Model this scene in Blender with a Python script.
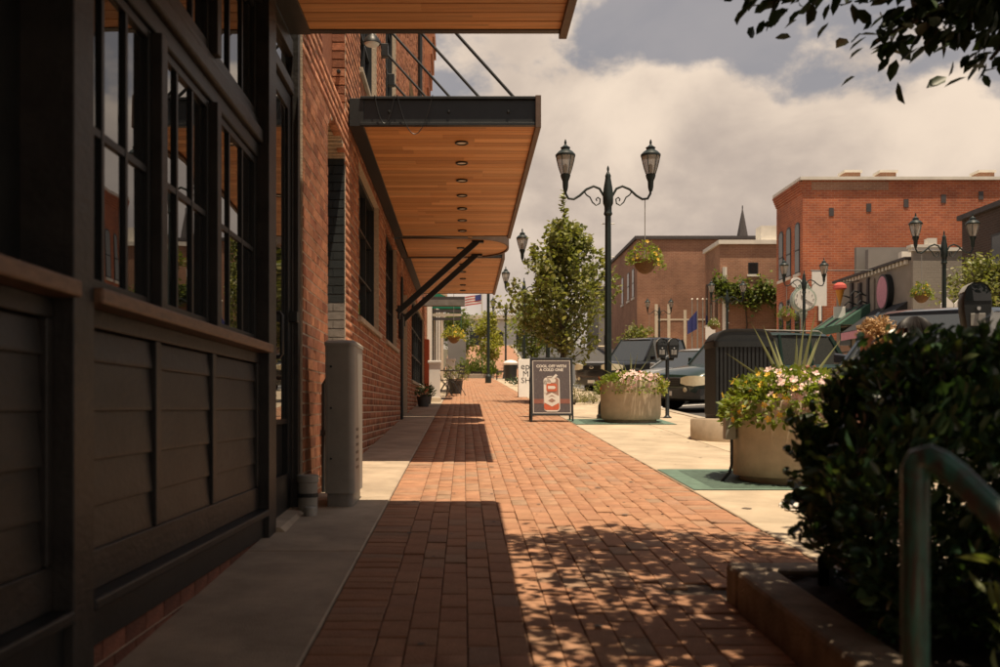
import bpy, math, random
import numpy as np
from mathutils import Vector, Matrix
for o in list(bpy.data.objects): bpy.data.objects.remove(o)
SC = bpy.context.scene
COL = SC.collection
PI = math.pi
# ------------------------------------------------------------------ camera
cam = bpy.data.cameras.new('camera'); camo = bpy.data.objects.new('camera', cam); COL.objects.link(camo)
camo.location = (0, 0, .95); camo.rotation_euler = (PI/2, 0, 0)
cam.lens = 35.0; cam.sensor_width = 36; cam.shift_x = .036; cam.shift_y = .0745
cam.clip_start = .05; cam.clip_end = 2000
cam.dof.use_dof = True; cam.dof.focus_distance = 12.5; cam.dof.aperture_fstop = 3.2
SC.camera = camo
# ------------------------------------------------------------------ sun and sky
SUN_DIR = Vector((-.41, .55, -3.03)).normalized()
sl = bpy.data.lights.new('sun', 'SUN'); sl.energy = 5.0; sl.angle = math.radians(.55); sl.color = (1, .82, .60)
so = bpy.data.objects.new('sun', sl); COL.objects.link(so)
so.rotation_euler = SUN_DIR.to_track_quat('-Z', 'Y').to_euler(); so.location = (8, -8, 40)
W = bpy.data.worlds.new('World'); SC.world = W; W.use_nodes = True
nt = W.node_tree; N = nt.nodes; Lk = nt.links
for n in list(N): N.remove(n)
def wn(t, **k):
    n = N.new(t)
    for a, b in k.items(): setattr(n, a, b)
    return n
wout = wn('ShaderNodeOutputWorld'); bg = wn('ShaderNodeBackground'); bg.inputs['Strength'].default_value = .09
sky = wn('ShaderNodeTexSky'); sky.sky_type = 'NISHITA'; sky.sun_disc = False
sky.sun_elevation = math.radians(77); sky.sun_rotation = math.atan2(.41, -.55); sky.air_density = 1.3; sky.dust_density = 4
tc = wn('ShaderNodeTexCoord')
def math_n(op, a, b=None, clamp=False):
    n = wn('ShaderNodeMath', operation=op, use_clamp=clamp)
    for i, q in enumerate((a, b)):
        if q is None: continue
        if hasattr(q, 'is_output'): Lk.new(q, n.inputs[i])
        else: n.inputs[i].default_value = q
    return n.outputs[0]
def mixc(f, a, b):
    n = wn('ShaderNodeMix', data_type='RGBA')
    for s, q in ((n.inputs[0], f), (n.inputs[6], a), (n.inputs[7], b)):
        if hasattr(q, 'is_output'): Lk.new(q, s)
        else: s.default_value = q if not isinstance(q, tuple) else (*q, 1)
    return n.outputs[2]
def ramp01(x, lo, hi):
    n = wn('ShaderNodeMapRange', interpolation_type='SMOOTHSTEP')
    Lk.new(x, n.inputs[0]); n.inputs[1].default_value = lo; n.inputs[2].default_value = hi
    return n.outputs[0]
sep = wn('ShaderNodeSeparateXYZ'); Lk.new(tc.outputs['Generated'], sep.inputs[0])
mp = wn('ShaderNodeMapping'); Lk.new(tc.outputs['Generated'], mp.inputs[0])
mp.inputs['Scale'].default_value = (1, 1, 1.45); mp.inputs['Location'].default_value = (1.3, .35, .5)
def wnoise(sc, det, ro, dist=0.):
    n = wn('ShaderNodeTexNoise'); Lk.new(mp.outputs[0], n.inputs['Vector'])
    n.inputs['Scale'].default_value = sc; n.inputs['Detail'].default_value = det; n.inputs['Roughness'].default_value = ro; n.inputs['Distortion'].default_value = dist
    return n.outputs[0]
big, puff, tone = wnoise(2.3, 2, .5), wnoise(9, 8, .55, .15), wnoise(5.0, 7, .52, .3)
# a cumulus bank all round the horizon with grey sky over it
ed = math_n('ADD', math_n('MULTIPLY', math_n('SUBTRACT', big, .5), .75), math_n('MULTIPLY', math_n('SUBTRACT', puff, .5), .34))
hgt = math_n('SUBTRACT', math_n('ADD', ed, .335), sep.outputs[2])
mask = ramp01(hgt, -.01, .045)
rim = ramp01(hgt, .30, .02)
lit = math_n('ADD', math_n('MULTIPLY', ramp01(tone, .36, .64), .62), math_n('MULTIPLY', rim, .38))
cloud = mixc(lit, (4.0, 3.3, 2.9), (8.3, 6.8, 5.4))
skyc = mixc(.14, (3.0, 2.8, 2.85), sky.outputs[0])
thin = math_n('MULTIPLY', ramp01(tone, .42, .66), .35)
skyc = mixc(thin, skyc, (4.3, 3.9, 3.8))
col = mixc(mask, skyc, cloud)
hz = ramp01(sep.outputs[2], .14, -.02)
col = mixc(math_n('MULTIPLY', hz, .45), col, (6.0, 5.2, 4.5))
Lk.new(col, bg.inputs['Color']); Lk.new(bg.outputs[0], wout.inputs['Surface'])
# ------------------------------------------------------------------ exposure and render
vs = SC.view_settings; vs.view_transform = 'Standard'; vs.look = 'None'; vs.exposure = 0.28; vs.gamma = 1
SC.render.engine = 'CYCLES'
SC.cycles.max_bounces = 7; SC.cycles.diffuse_bounces = 4; SC.cycles.glossy_bounces = 4; SC.cycles.transmission_bounces = 5
SC.cycles.sample_clamp_indirect = 6; SC.cycles.caustics_reflective = False; SC.cycles.caustics_refractive = False
# ------------------------------------------------------------------ helpers
F, H, VX, VY, SL = 972., .95, 464., 408., .0473
rnd = random.Random(7)
def G(y):
    z = SL*y
    if y > 57: z += .10*(min(y, 80)-57)
    if y > 80: z -= SL*(y-80)
    return z
def at(px, py, Y): return Vector(((px-VX)*Y/F, Y, H-(py-VY)*Y/F))
class MB:
    def __init__(s): s.v = []; s.f = []
    def add(s, vs, fs):
        n = len(s.v); s.v += [tuple(v) for v in vs]; s.f += [tuple(i+n for i in f) for f in fs]; return s
    def box(s, x0, x1, y0, y1, z0, z1):
        return s.add([(x0,y0,z0),(x1,y0,z0),(x1,y1,z0),(x0,y1,z0),(x0,y0,z1),(x1,y0,z1),(x1,y1,z1),(x0,y1,z1)],
              [(0,3,2,1),(4,5,6,7),(0,1,5,4),(1,2,6,5),(2,3,7,6),(3,0,4,7)])
    def bar(s, a, b, w, h, up=(0,0,1)):
        a = Vector(a); b = Vector(b); d = (b-a).normalized(); up = Vector(up)
        sd = d.cross(up)
        if sd.length < 1e-4: sd = d.cross(Vector((1,0,0)))
        sd.normalize(); u = sd.cross(d)
        sd = sd*(w/2); u = u*(h/2)
        return s.add([a-sd-u, a+sd-u, a+sd+u, a-sd+u, b-sd-u, b+sd-u, b+sd+u, b-sd+u],
              [(0,1,2,3),(7,6,5,4),(0,4,5,1),(1,5,6,2),(2,6,7,3),(3,7,4,0)])
    def tube(s, pts, r, n=8, cap=True):
        pts = [Vector(p) for p in pts]; m = len(pts)
        rs = r if isinstance(r, (list, tuple)) else [r]*m
        ref = Vector((0,0,1)); vs = []; fs = []; prev = None
        for i, p in enumerate(pts):
            d = (pts[min(i+1,m-1)]-pts[max(i-1,0)])
            if d.length < 1e-9: d = Vector((0,0,1))
            d.normalize()
            if prev is None:
                a = d.cross(ref)
                if a.length < .05: a = d.cross(Vector((1,0,0)))
            else:
                a = prev - d*prev.dot(d)
                if a.length < 1e-6: a = d.cross(Vector((1,0,0)))
            a.normalize(); prev = a; b = d.cross(a)
            for k in range(n):
                t = 2*PI*k/n; vs.append(p+(a*math.cos(t)+b*math.sin(t))*rs[i])
        for i in range(m-1):
            for k in range(n):
                k2 = (k+1) % n
                fs.append((i*n+k, i*n+k2, (i+1)*n+k2, (i+1)*n+k))
        if cap:
            fs.append(tuple(range(n))[::-1]); fs.append(tuple(range((m-1)*n, m*n)))
        return s.add(vs, fs)
    def lathe(s, prof, n=20, c=(0,0,0), cap=True):
        vs = []; fs = []; m = len(prof)
        for r, z in prof:
            for k in range(n):
                t = 2*PI*k/n; vs.append((c[0]+r*math.cos(t), c[1]+r*math.sin(t), c[2]+z))
        for i in range(m-1):
            for k in range(n):
                k2 = (k+1) % n; fs.append((i*n+k, i*n+k2, (i+1)*n+k2, (i+1)*n+k))
        if cap:
            fs.append(tuple(range(n))[::-1]); fs.append(tuple(range((m-1)*n, m*n)))
        return s.add(vs, fs)
    def prism(s, poly, ext):
        n = len(poly); ext = Vector(ext); a = [Vector(p) for p in poly]; b = [p+ext for p in a]
        fs = [tuple(range(n))[::-1], tuple(range(n, 2*n))]
        for i in range(n): j = (i+1) % n; fs.append((i, j, n+j, n+i))
        return s.add(a+b, fs)
    def poly(s, pts): return s.add(pts, [tuple(range(len(pts)))])
    def loft(s, rings, cap=True, closed=True):
        n = len(rings[0]); vs = [p for r in rings for p in r]; fs = []
        for i in range(len(rings)-1):
            for k in range(n if closed else n-1):
                k2 = (k+1) % n; fs.append((i*n+k, i*n+k2, (i+1)*n+k2, (i+1)*n+k))
        if cap: fs.append(tuple(range(n))[::-1]); fs.append(tuple(range((len(rings)-1)*n, len(rings)*n)))
        return s.add(vs, fs)
    def build(s, name, mat, parent=None, smooth=False, bevel=0, local=False, kind=None, sub=0):
        me = bpy.data.meshes.new(name)
        off = Vector((0,0,0)) if (parent is None or local) else WL.get(parent.name, Vector((0,0,0)))
        me.from_pydata([(v[0]-off[0], v[1]-off[1], v[2]-off[2]) for v in s.v], [], s.f); me.update()
        import bmesh
        bm = bmesh.new(); bm.from_mesh(me); bmesh.ops.recalc_face_normals(bm, faces=bm.faces); bm.to_mesh(me); bm.free()
        if smooth: me.shade_smooth(); me.set_sharp_from_angle(angle=.7)
        return put(name, me, mat, parent, bevel, kind, off, sub)
WL = {}
def put(name, me, mat, parent=None, bevel=0, kind=None, off=None, sub=0):
    o = bpy.data.objects.new(name, me); COL.objects.link(o)
    if mat is not None and not me.materials: me.materials.append(mat)
    if parent is not None: o.parent = parent
    WL[o.name] = off.copy() if off is not None else Vector((0,0,0))
    if bevel:
        b = o.modifiers.new('bevel', 'BEVEL'); b.width = bevel; b.segments = 2; b.limit_method = 'ANGLE'; b.angle_limit = .6
    if sub:
        b = o.modifiers.new('sub', 'SUBSURF'); b.levels = sub; b.render_levels = sub
    if kind: o['kind'] = kind
    return o
def tag(o, label, cat, group=None):
    o['label'] = label; o['category'] = cat
    if group: o['group'] = group
    return o
def thing(name, label, cat, loc=(0,0,0), rz=0, group=None):
    o = bpy.data.objects.new(name, None); COL.objects.link(o); o.empty_display_size = .2
    o.location = loc; o.rotation_euler = (0, 0, rz); WL[o.name] = Vector(loc)
    return tag(o, label, cat, group)
def struct(name, mb, mat, **k):
    o = mb.build(name, mat, **k); o['kind'] = 'structure'; return o
def copy_tree(o, parent=None):
    c = o.copy(); COL.objects.link(c); c.parent = parent
    for ch in list(o.children): copy_tree(ch, c)
    return c
def np_mesh(name, V, Q):
    me = bpy.data.meshes.new(name); V = np.asarray(V, np.float32); Q = np.asarray(Q, np.int32); k = Q.shape[1]
    me.vertices.add(len(V)); me.vertices.foreach_set('co', V.ravel())
    me.loops.add(Q.size); me.loops.foreach_set('vertex_index', Q.ravel())
    me.polygons.add(len(Q)); me.polygons.foreach_set('loop_start', np.arange(0, Q.size, k, dtype=np.int32))
    try: me.polygons.foreach_set('loop_total', np.full(len(Q), k, np.int32))
    except Exception: pass
    me.update(calc_edges=True); me.validate(); return me
rng = np.random.default_rng(11)
def leaf_mesh(name, P, D, size, wid=.5, fold=.18, jit=.35, droop=0.):
    """oval leaves folded along the midrib: P bases, D tip directions"""
    P = np.asarray(P, float); n = len(P); D = np.asarray(D, float) + rng.normal(0, jit, (n,3)); D[:,2] -= droop
    D /= np.linalg.norm(D, axis=1)[:,None]+1e-9
    R = rng.normal(0, 1, (n,3)) + np.array([0,0,1.4]); S = np.cross(D, R); S /= np.linalg.norm(S, axis=1)[:,None]+1e-9
    U = np.cross(S, D); L = size*rng.uniform(.65, 1.2, n)[:,None]; w = L*wid*.5
    base = P; tip = P + D*L - U*L*.08
    l1 = P+D*L*.3+S*w*.85+U*w*fold; l2 = P+D*L*.68+S*w*.8+U*w*fold
    r1 = P+D*L*.3-S*w*.85+U*w*fold; r2 = P+D*L*.68-S*w*.8+U*w*fold
    V = np.stack([base,l1,l2,tip,r2,r1], 1).reshape(-1,3)
    i = np.arange(n)[:,None]*6
    Q = np.concatenate([i+np.array([[0,1,2,3]]), i+np.array([[0,3,4,5]])], 0)
    return np_mesh(name, V, Q)
# ------------------------------------------------------------------ materials
M = {}
def mat(name, col, rough=.7, var=.12, scale=6., bump=.0, bscale=40., metal=0., spec=.5, coat=0., island=0., col2=None, hue=0., stretch=None, trans=0., ior=1.45, sheen=0):
    m = bpy.data.materials.new(name); m.use_nodes = True; nt = m.node_tree; n = nt.nodes; l = nt.links
    p = n['Principled BSDF']; p.inputs['Roughness'].default_value = rough; p.inputs['Metallic'].default_value = metal
    p.inputs['Specular IOR Level'].default_value = spec; p.inputs['Coat Weight'].default_value = coat; p.inputs['IOR'].default_value = ior
    p.inputs['Transmission Weight'].default_value = trans
    tc = n.new('ShaderNodeTexCoord'); mp = n.new('ShaderNodeMapping'); l.new(tc.outputs['Object'], mp.inputs[0])
    if stretch: mp.inputs['Scale'].default_value = stretch
    no = n.new('ShaderNodeTexNoise'); no.inputs['Scale'].default_value = scale; no.inputs['Detail'].default_value = 6; no.inputs['Roughness'].default_value = .6
    l.new(mp.outputs[0], no.inputs['Vector'])
    rp = n.new('ShaderNodeMapRange'); l.new(no.outputs[0], rp.inputs[0]); rp.inputs[1].default_value = .3; rp.inputs[2].default_value = .7
    rp.inputs[3].default_value = 1-var; rp.inputs[4].default_value = 1+var
    fac = rp.outputs[0]
    c0 = n.new('ShaderNodeRGB'); c0.outputs[0].default_value = (*col, 1); csrc = c0.outputs[0]
    if island or col2:
        ge = n.new('ShaderNodeNewGeometry'); oi = n.new('ShaderNodeObjectInfo')
        ad = n.new('ShaderNodeMath'); ad.operation = 'ADD'; l.new(ge.outputs['Random Per Island'], ad.inputs[0]); l.new(oi.outputs['Random'], ad.inputs[1])
        fr = n.new('ShaderNodeMath'); fr.operation = 'FRACT'; l.new(ad.outputs[0], fr.inputs[0])
        if col2:
            cr = n.new('ShaderNodeValToRGB'); e = cr.color_ramp.elements; cols = [col]+list(col2)
            e[0].position = 0; e[0].color = (*cols[0], 1); e[1].position = 1; e[1].color = (*cols[-1], 1)
            for i, c in enumerate(cols[1:-1]):
                q = e.new((i+1)/(len(cols)-1)); q.color = (*c, 1)
            l.new(fr.outputs[0], cr.inputs[0]); csrc = cr.outputs[0]
        if island:
            m7 = n.new('ShaderNodeMath'); m7.operation = 'MULTIPLY'; m7.inputs[1].default_value = 7.31; l.new(fr.outputs[0], m7.inputs[0])
            f7 = n.new('ShaderNodeMath'); f7.operation = 'FRACT'; l.new(m7.outputs[0], f7.inputs[0])
            mr = n.new('ShaderNodeMapRange'); l.new(f7.outputs[0], mr.inputs[0]); mr.inputs[3].default_value = 1-island; mr.inputs[4].default_value = 1+island
            mm = n.new('ShaderNodeMath'); mm.operation = 'MULTIPLY'; l.new(fac, mm.inputs[0]); l.new(mr.outputs[0], mm.inputs[1]); fac = mm.outputs[0]
    mx = n.new('ShaderNodeVectorMath'); mx.operation = 'SCALE'; l.new(csrc, mx.inputs[0]); l.new(fac, mx.inputs['Scale'])
    l.new(mx.outputs[0], p.inputs['Base Color'])
    if bump:
        nb = n.new('ShaderNodeTexNoise'); nb.inputs['Scale'].default_value = bscale; nb.inputs['Detail'].default_value = 5; l.new(mp.outputs[0], nb.inputs['Vector'])
        bp = n.new('ShaderNodeBump'); bp.inputs['Strength'].default_value = bump; bp.inputs['Distance'].default_value = .01
        l.new(nb.outputs[0], bp.inputs['Height']); l.new(bp.outputs[0], p.inputs['Normal'])
    M[name] = m; return m
def leaf_mat(name, col, col2, rough=.45, spec=.4, trans=.35):
    m = mat(name, col, rough, .2, 3, spec=spec, col2=col2, island=.25)
    nt = m.node_tree; n = nt.nodes; l = nt.links; p = n['Principled BSDF']; out = n['Material Output']
    t = n.new('ShaderNodeBsdfTranslucent'); src = p.inputs['Base Color'].links[0].from_socket
    g = n.new('ShaderNodeVectorMath'); g.operation = 'MULTIPLY'; g.inputs[1].default_value = (1.5, 1.6, .6); l.new(src, g.inputs[0]); l.new(g.outputs[0], t.inputs[0])
    ms = n.new('ShaderNodeMixShader'); ms.inputs[0].default_value = trans
    l.new(p.outputs[0], ms.inputs[1]); l.new(t.outputs[0], ms.inputs[2]); l.new(ms.outputs[0], out.inputs[0]); return m
def brickwork_mat(name, c1, c2, mortar, bw=.21, bh=.075, axis='xz', msize=.012, var=.25, rough=.85, weather=.25):
    m = mat(name, c1, rough, .1); nt = m.node_tree; n = nt.nodes; l = nt.links; p = n['Principled BSDF']
    tc = n.new('ShaderNodeTexCoord'); sp = n.new('ShaderNodeSeparateXYZ'); l.new(tc.outputs['Object'], sp.inputs[0])
    ge = n.new('ShaderNodeNewGeometry'); sn = n.new('ShaderNodeSeparateXYZ'); l.new(ge.outputs['True Normal'], sn.inputs[0])
    ab = n.new('ShaderNodeMath'); ab.operation = 'ABSOLUTE'; l.new(sn.outputs[0], ab.inputs[0])
    gt = n.new('ShaderNodeMath'); gt.operation = 'GREATER_THAN'; l.new(ab.outputs[0], gt.inputs[0]); gt.inputs[1].default_value = .7
    mu = n.new('ShaderNodeMix'); l.new(gt.outputs[0], mu.inputs[0]); l.new(sp.outputs[0], mu.inputs[2]); l.new(sp.outputs[1], mu.inputs[3])
    cb = n.new('ShaderNodeCombineXYZ'); l.new(mu.outputs[0], cb.inputs[0]); l.new(sp.outputs[2], cb.inputs[1])
    b = n.new('ShaderNodeTexBrick'); l.new(cb.outputs[0], b.inputs['Vector']); b.inputs['Scale'].default_value = 1
    b.inputs['Brick Width'].default_value = bw; b.inputs['Row Height'].default_value = bh; b.inputs['Mortar Size'].default_value = msize
    b.inputs['Color1'].default_value = (*c1, 1); b.inputs['Color2'].default_value = (*c2, 1); b.inputs['Mortar'].default_value = (*mortar, 1)
    no = n.new('ShaderNodeTexNoise'); no.inputs['Scale'].default_value = .45; no.inputs['Detail'].default_value = 8; no.inputs['Roughness'].default_value = .7; l.new(tc.outputs['Object'], no.inputs['Vector'])
    rp = n.new('ShaderNodeMapRange'); l.new(no.outputs[0], rp.inputs[0]); rp.inputs[1].default_value = .3; rp.inputs[2].default_value = .7; rp.inputs[3].default_value = 1-weather; rp.inputs[4].default_value = 1+weather
    mx = n.new('ShaderNodeVectorMath'); mx.operation = 'SCALE'; l.new(b.outputs[0], mx.inputs[0]); l.new(rp.outputs[0], mx.inputs['Scale'])
    for k in list(p.inputs['Base Color'].links): l.remove(k)
    l.new(mx.outputs[0], p.inputs['Base Color'])
    bp = n.new('ShaderNodeBump'); bp.inputs['Strength'].default_value = .5; bp.inputs['Distance'].default_value = .01; bp.invert = True
    l.new(b.outputs['Fac'], bp.inputs['Height']); l.new(bp.outputs[0], p.inputs['Normal']); return m
def glass_mat(name, tint=(.012,.016,.018), ior=1.9, wob=.0, rough=.01):
    m = mat(name, tint, rough, .05, spec=.5, ior=ior)
    if wob:
        nt = m.node_tree; n = nt.nodes; l = nt.links; tc = n.new('ShaderNodeTexCoord')
        nb = n.new('ShaderNodeTexNoise'); nb.inputs['Scale'].default_value = 1.3; nb.inputs['Detail'].default_value = 1; l.new(tc.outputs['Object'], nb.inputs['Vector'])
        bp = n.new('ShaderNodeBump'); bp.inputs['Strength'].default_value = wob; bp.inputs['Distance'].default_value = .05; l.new(nb.outputs[0], bp.inputs['Height']); l.new(bp.outputs[0], n['Principled BSDF'].inputs['Normal'])
    return m
mat('paver', (.41,.215,.13), .82, .2, 9, .6, 120, spec=.3, island=.07, col2=[(.41,.22,.13),(.39,.205,.12),(.42,.235,.14),(.40,.215,.125),(.36,.235,.155),(.41,.22,.13),(.39,.205,.12),(.38,.195,.115),(.35,.22,.15)])
mat('sand', (.10,.07,.05), .95, .3, 20, .4, 80)
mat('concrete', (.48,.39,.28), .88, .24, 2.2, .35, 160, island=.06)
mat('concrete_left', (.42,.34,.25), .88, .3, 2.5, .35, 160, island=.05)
mat('kerb_concrete', (.40,.34,.26), .9, .18, 6, .4, 90)
mat('bed_concrete', (.30,.235,.175), .9, .35, 7, .6, 70)
mat('planter_concrete', (.50,.41,.30), .85, .14, 8, .35, 150)
mat('asphalt', (.075,.072,.07), .9, .2, 3, .4, 150)
mat('earth', (.10,.085,.055), .95, .3, 3, .4, 20)
mat('mulch', (.030,.022,.018), .95, .5, 30, 1., 60)
mat('brick', (.38,.165,.09), .86, .25, 25, .6, 110, spec=.25, island=.24, col2=[(.42,.19,.105),(.31,.12,.07),(.40,.175,.095),(.35,.145,.08),(.25,.10,.06),(.44,.21,.125)])
mat('mortar', (.55,.45,.34), .95, .2, 30, .5, 90)
mat('painted_brick', (.018,.024,.026), .7, .25, 20, .4, 90, island=.15)
mat('grey_brick', (.22,.20,.18), .8, .25, 20, .4, 90, island=.12)
mat('base_brick', (.20,.075,.045), .85, .3, 25, .6, 110, island=.25)
mat('store_paint', (.025,.023,.021), .48, .5, 6, .25, 45, spec=.45, stretch=(1,.5,1))
mat('store_trim', (.014,.0155,.016), .45, .3, 7, .1, 60, spec=.4)
mat('store_sill', (.17,.095,.055), .5, .3, 12, .2, 60, spec=.5, stretch=(4,1,4))
mat('black_steel', (.018,.021,.022), .45, .2, 9, .08, 80, spec=.5)
mat('brown_steel', (.13,.085,.06), .55, .2, 9, .08, 80)
mat('grey_steel', (.22,.21,.19), .5, .2, 7, .1, 60)
mat('box_grey', (.30,.29,.255), .55, .12, 5, .08, 90)
mat('galv', (.36,.35,.32), .5, .15, 8, .1, 70, metal=.3)
mat('soffit', (.72,.38,.16), .5, .3, 3, .2, 40, spec=.35, island=.16, stretch=(.35,9,9), col2=[(.55,.26,.10),(.66,.33,.13),(.76,.42,.19),(.70,.36,.15),(.60,.29,.11)])
mat('lamp_white', (.8,.78,.7), .5, .05)
mat('lamp_green', (.016,.026,.024), .4, .2, 9, .06, 60, spec=.5)
mat('lamp_glass', (.72,.66,.56), .25, .05, trans=.55, ior=1.2)
mat('white', (.80,.78,.74), .6, .06, 4)
mat('cream', (.62,.54,.42), .75, .1, 2)
mat('chrome', (.75,.74,.70), .18, .05, metal=1.)
mat('rubber', (.022,.022,.023), .75, .2, 20)
mat('car_trim', (.07,.07,.068), .6, .1)
mat('headlamp', (.74,.66,.46), .15, .08, 20, coat=.6)
mat('tail_red', (.45,.02,.015), .25, .05)
mat('amber', (.6,.25,.04), .3, .05)
glass_mat('store_glass', (.010,.012,.013), 2.3, .035)
glass_mat('car_glass', (.045,.05,.048), 2.1)
glass_mat('far_glass', (.016,.020,.022), 1.6)
mat('bark', (.075,.055,.038), .9, .35, 12, .8, 40, stretch=(1,1,.25))
leaf_mat('hedge_leaf', (.038,.082,.045), [(.055,.10,.045),(.032,.070,.040),(.075,.115,.05),(.09,.105,.04)], .26, .75, .28)
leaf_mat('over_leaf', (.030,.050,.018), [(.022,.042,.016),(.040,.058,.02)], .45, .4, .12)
leaf_mat('pear_leaf', (.17,.19,.06), [(.22,.23,.075),(.13,.155,.05),(.30,.28,.12),(.18,.20,.06)], .42, .5, .3)
leaf_mat('yellow_leaf', (.30,.30,.05), [(.36,.33,.06),(.24,.27,.05),(.40,.36,.09)], .5, .4, .35)
leaf_mat('bright_leaf', (.17,.22,.045), [(.22,.26,.05),(.13,.18,.04),(.27,.28,.07)], .5, .4, .35)
leaf_mat('pale_leaf', (.22,.22,.12), [(.27,.25,.14),(.17,.18,.09),(.3,.26,.17)], .6, .3, .3)
leaf_mat('ivy_leaf', (.13,.17,.045), [(.17,.20,.055),(.10,.14,.04),(.2,.22,.07)], .5, .4, .3)
leaf_mat('grass_leaf', (.16,.21,.06), [(.25,.27,.12),(.13,.18,.05)], .45, .4, .3)
mat('blade_leaf', (.26,.27,.11), .5, .2, 8, island=.2, stretch=(1,1,.2))
mat('flower_pink', (.78,.52,.46), .6, .1, island=.2, col2=[(.82,.62,.55),(.74,.40,.38),(.85,.75,.68)])
mat('flower_red', (.50,.03,.02), .55, .1, island=.25)
mat('flower_yellow', (.80,.50,.05), .55, .1, island=.2)
mat('flower_purple', (.45,.08,.22), .55, .1, island=.2)
mat('coir', (.20,.11,.05), .95, .3, 40, .8, 60)
mat('grate_green', (.12,.19,.145), .7, .25, 12, .2, 60)
# ================================================================== THE GROUND
def strip(name, x0, x1, ys, dz, m, skirt=0):
    mb = MB(); vs = []
    for y in ys: vs += [(x0, y, G(y)+dz), (x1, y, G(y)+dz)]
    fs = [(2*i, 2*i+1, 2*i+3, 2*i+2) for i in range(len(ys)-1)]
    mb.add(vs, fs)
    if skirt:
        for xx in (x0, x1):
            vs = []
            for y in ys: vs += [(xx, y, G(y)+dz), (xx, y, G(y)+dz-skirt)]
            mb.add(vs, fs)
        for y in (ys[0], ys[-1]):
            mb.add([(x0,y,G(y)+dz),(x1,y,G(y)+dz),(x1,y,G(y)+dz-skirt),(x0,y,G(y)+dz-skirt)], [(0,1,2,3)])
    return struct(name, mb, m)
YS = [-8, 0, 20, 40, 57] + [57+2.3*i for i in range(1, 11)]
g = strip('ground', -300, 400, [-40, 0, 20, 40, 57, 62, 68, 74, 80, 200, 900], -.30, M['earth'])
road = strip('road', 4.08, 11.0, YS, -.13, M['asphalt'])
strip('far_sidewalk', 11.0, 15.6, YS, 0, M['concrete'], .25)
kerb = strip('kerb', 3.93, 4.09, YS, .012, M['kerb_concrete'], .3)
# painted bay lines on the road
for k in range(9):
    y = 9.2+4.6*k; mb = MB()
    a = [(4.3, y), (7.4, y+3.1), (7.53, y+3.0), (4.43, y-.1)]
    mb.poly([(x, yy, G(yy)-.126) for x, yy in a]); mb.build('bay_line', M['white'], road)
# concrete slabs beside the bricks (right) and under the wall (left)
def slab_mesh(w, l, t=.1):
    mb = MB(); g_ = .006; b = .006
    def ring(i, z): return [(i, i, z+SL*i), (w-i, i, z+SL*i), (w-i, l-i, z+SL*(l-i)), (i, l-i, z+SL*(l-i))]
    mb.loft([ring(g_, -t), ring(g_, -b), ring(g_+b, 0)]); me = bpy.data.meshes.new('slab'); me.from_pydata(mb.v, [], mb.f); me.update(); return me
side = strip('sidewalk', 1.69, 3.94, [-6, 57.0], -.03, M['sand'])
sm = slab_mesh(1.125, 1.8)
y = 3.95; k = 0
while y < 56:
    for i in range(2):
        o = put('slab', sm, M['concrete'], side); o.location = (1.685+1.125*i, y, G(y)+rnd.uniform(0, .003))
    y += 1.8
# the bit of slab between the planting bed and the first row
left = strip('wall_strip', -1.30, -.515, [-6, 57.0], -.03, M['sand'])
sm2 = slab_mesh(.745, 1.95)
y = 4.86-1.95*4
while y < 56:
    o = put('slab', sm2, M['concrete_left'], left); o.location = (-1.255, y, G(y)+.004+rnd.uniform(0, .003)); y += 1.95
# ---- brick pavement
pav = strip('brick_pavement', -.515, 1.69, [-6, 57.0], -.012, M['sand'])
def paver_mesh(w, l):
    mb = MB(); j = .0016; b = .003
    def ring(i, z): k = i+.003; return [(i, k, z+SL*k), (w-i, k, z+SL*k), (w-i, l-k, z+SL*(l-k)), (i, l-k, z+SL*(l-k))]
    mb.loft([ring(j, -.02), ring(j, -b), ring(j+b, 0)], cap=False); mb.f.append((8,9,10,11))
    return mb
PW = .1038; PLn = .2076
spots = []   # (x, y, kind)
y0 = -1.2
for c in range(17):
    off = (c % 2)*PLn/2
    y = y0+off
    x = -.30+c*PW
    while y < 57:
        if not (c >= 11 and y < 4.06): spots.append((x, y, 0))
        y += PLn
y = y0
while y < 57:
    spots.append((-.512, y, 1))
    if y > 4.0: spots.append((1.468, y, 1))
    if y < 3.9: spots.append((.842, y, 1))
    y += PW
y = 3.9
pm = [paver_mesh(PW, PLn), paver_mesh(.211, PW)]
pme = []
for q in pm:
    me = bpy.data.meshes.new('paver'); me.from_pydata(q.v, [], q.f); me.update(); pme.append(me)
def seen(s):
    x, y, k = s
    if y < 2.6: return False
    px = VX+x*F/y; py = VY+(H-G(y))*F/y
    return 285 < px < 830 and py < 672
vis = sorted([s for s in spots if seen(s)], key=lambda s: s[1])
near = set(vis[:300])
Vb = []; Qb = []; n0 = 0
for s in spots:
    x, y, k = s; dz = rnd.uniform(-.005, .002); tx = rnd.uniform(-.014, .014); ty = rnd.uniform(-.012, .012)
    if s in near:
        o = put('paver', pme[k], M['paver'], pav); o.location = (x, y, G(y)+dz); o.rotation_euler = (ty, tx, rnd.uniform(-.008, .008))
    else:
        w, l = (PW, PLn) if k == 0 else (.211, PW)
        for vx, vy, vz in pm[k].v: Vb.append((x+vx, y+vy, G(y)+vz+dz+(vy-l/2)*ty-(vx-w/2)*tx))
        Qb += [tuple(i+n0 for i in f) for f in pm[k].f]; n0 += len(pm[k].v)
put('paver_field', np_mesh('paver_field', Vb, Qb), M['paver'], pav, kind='stuff')
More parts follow.
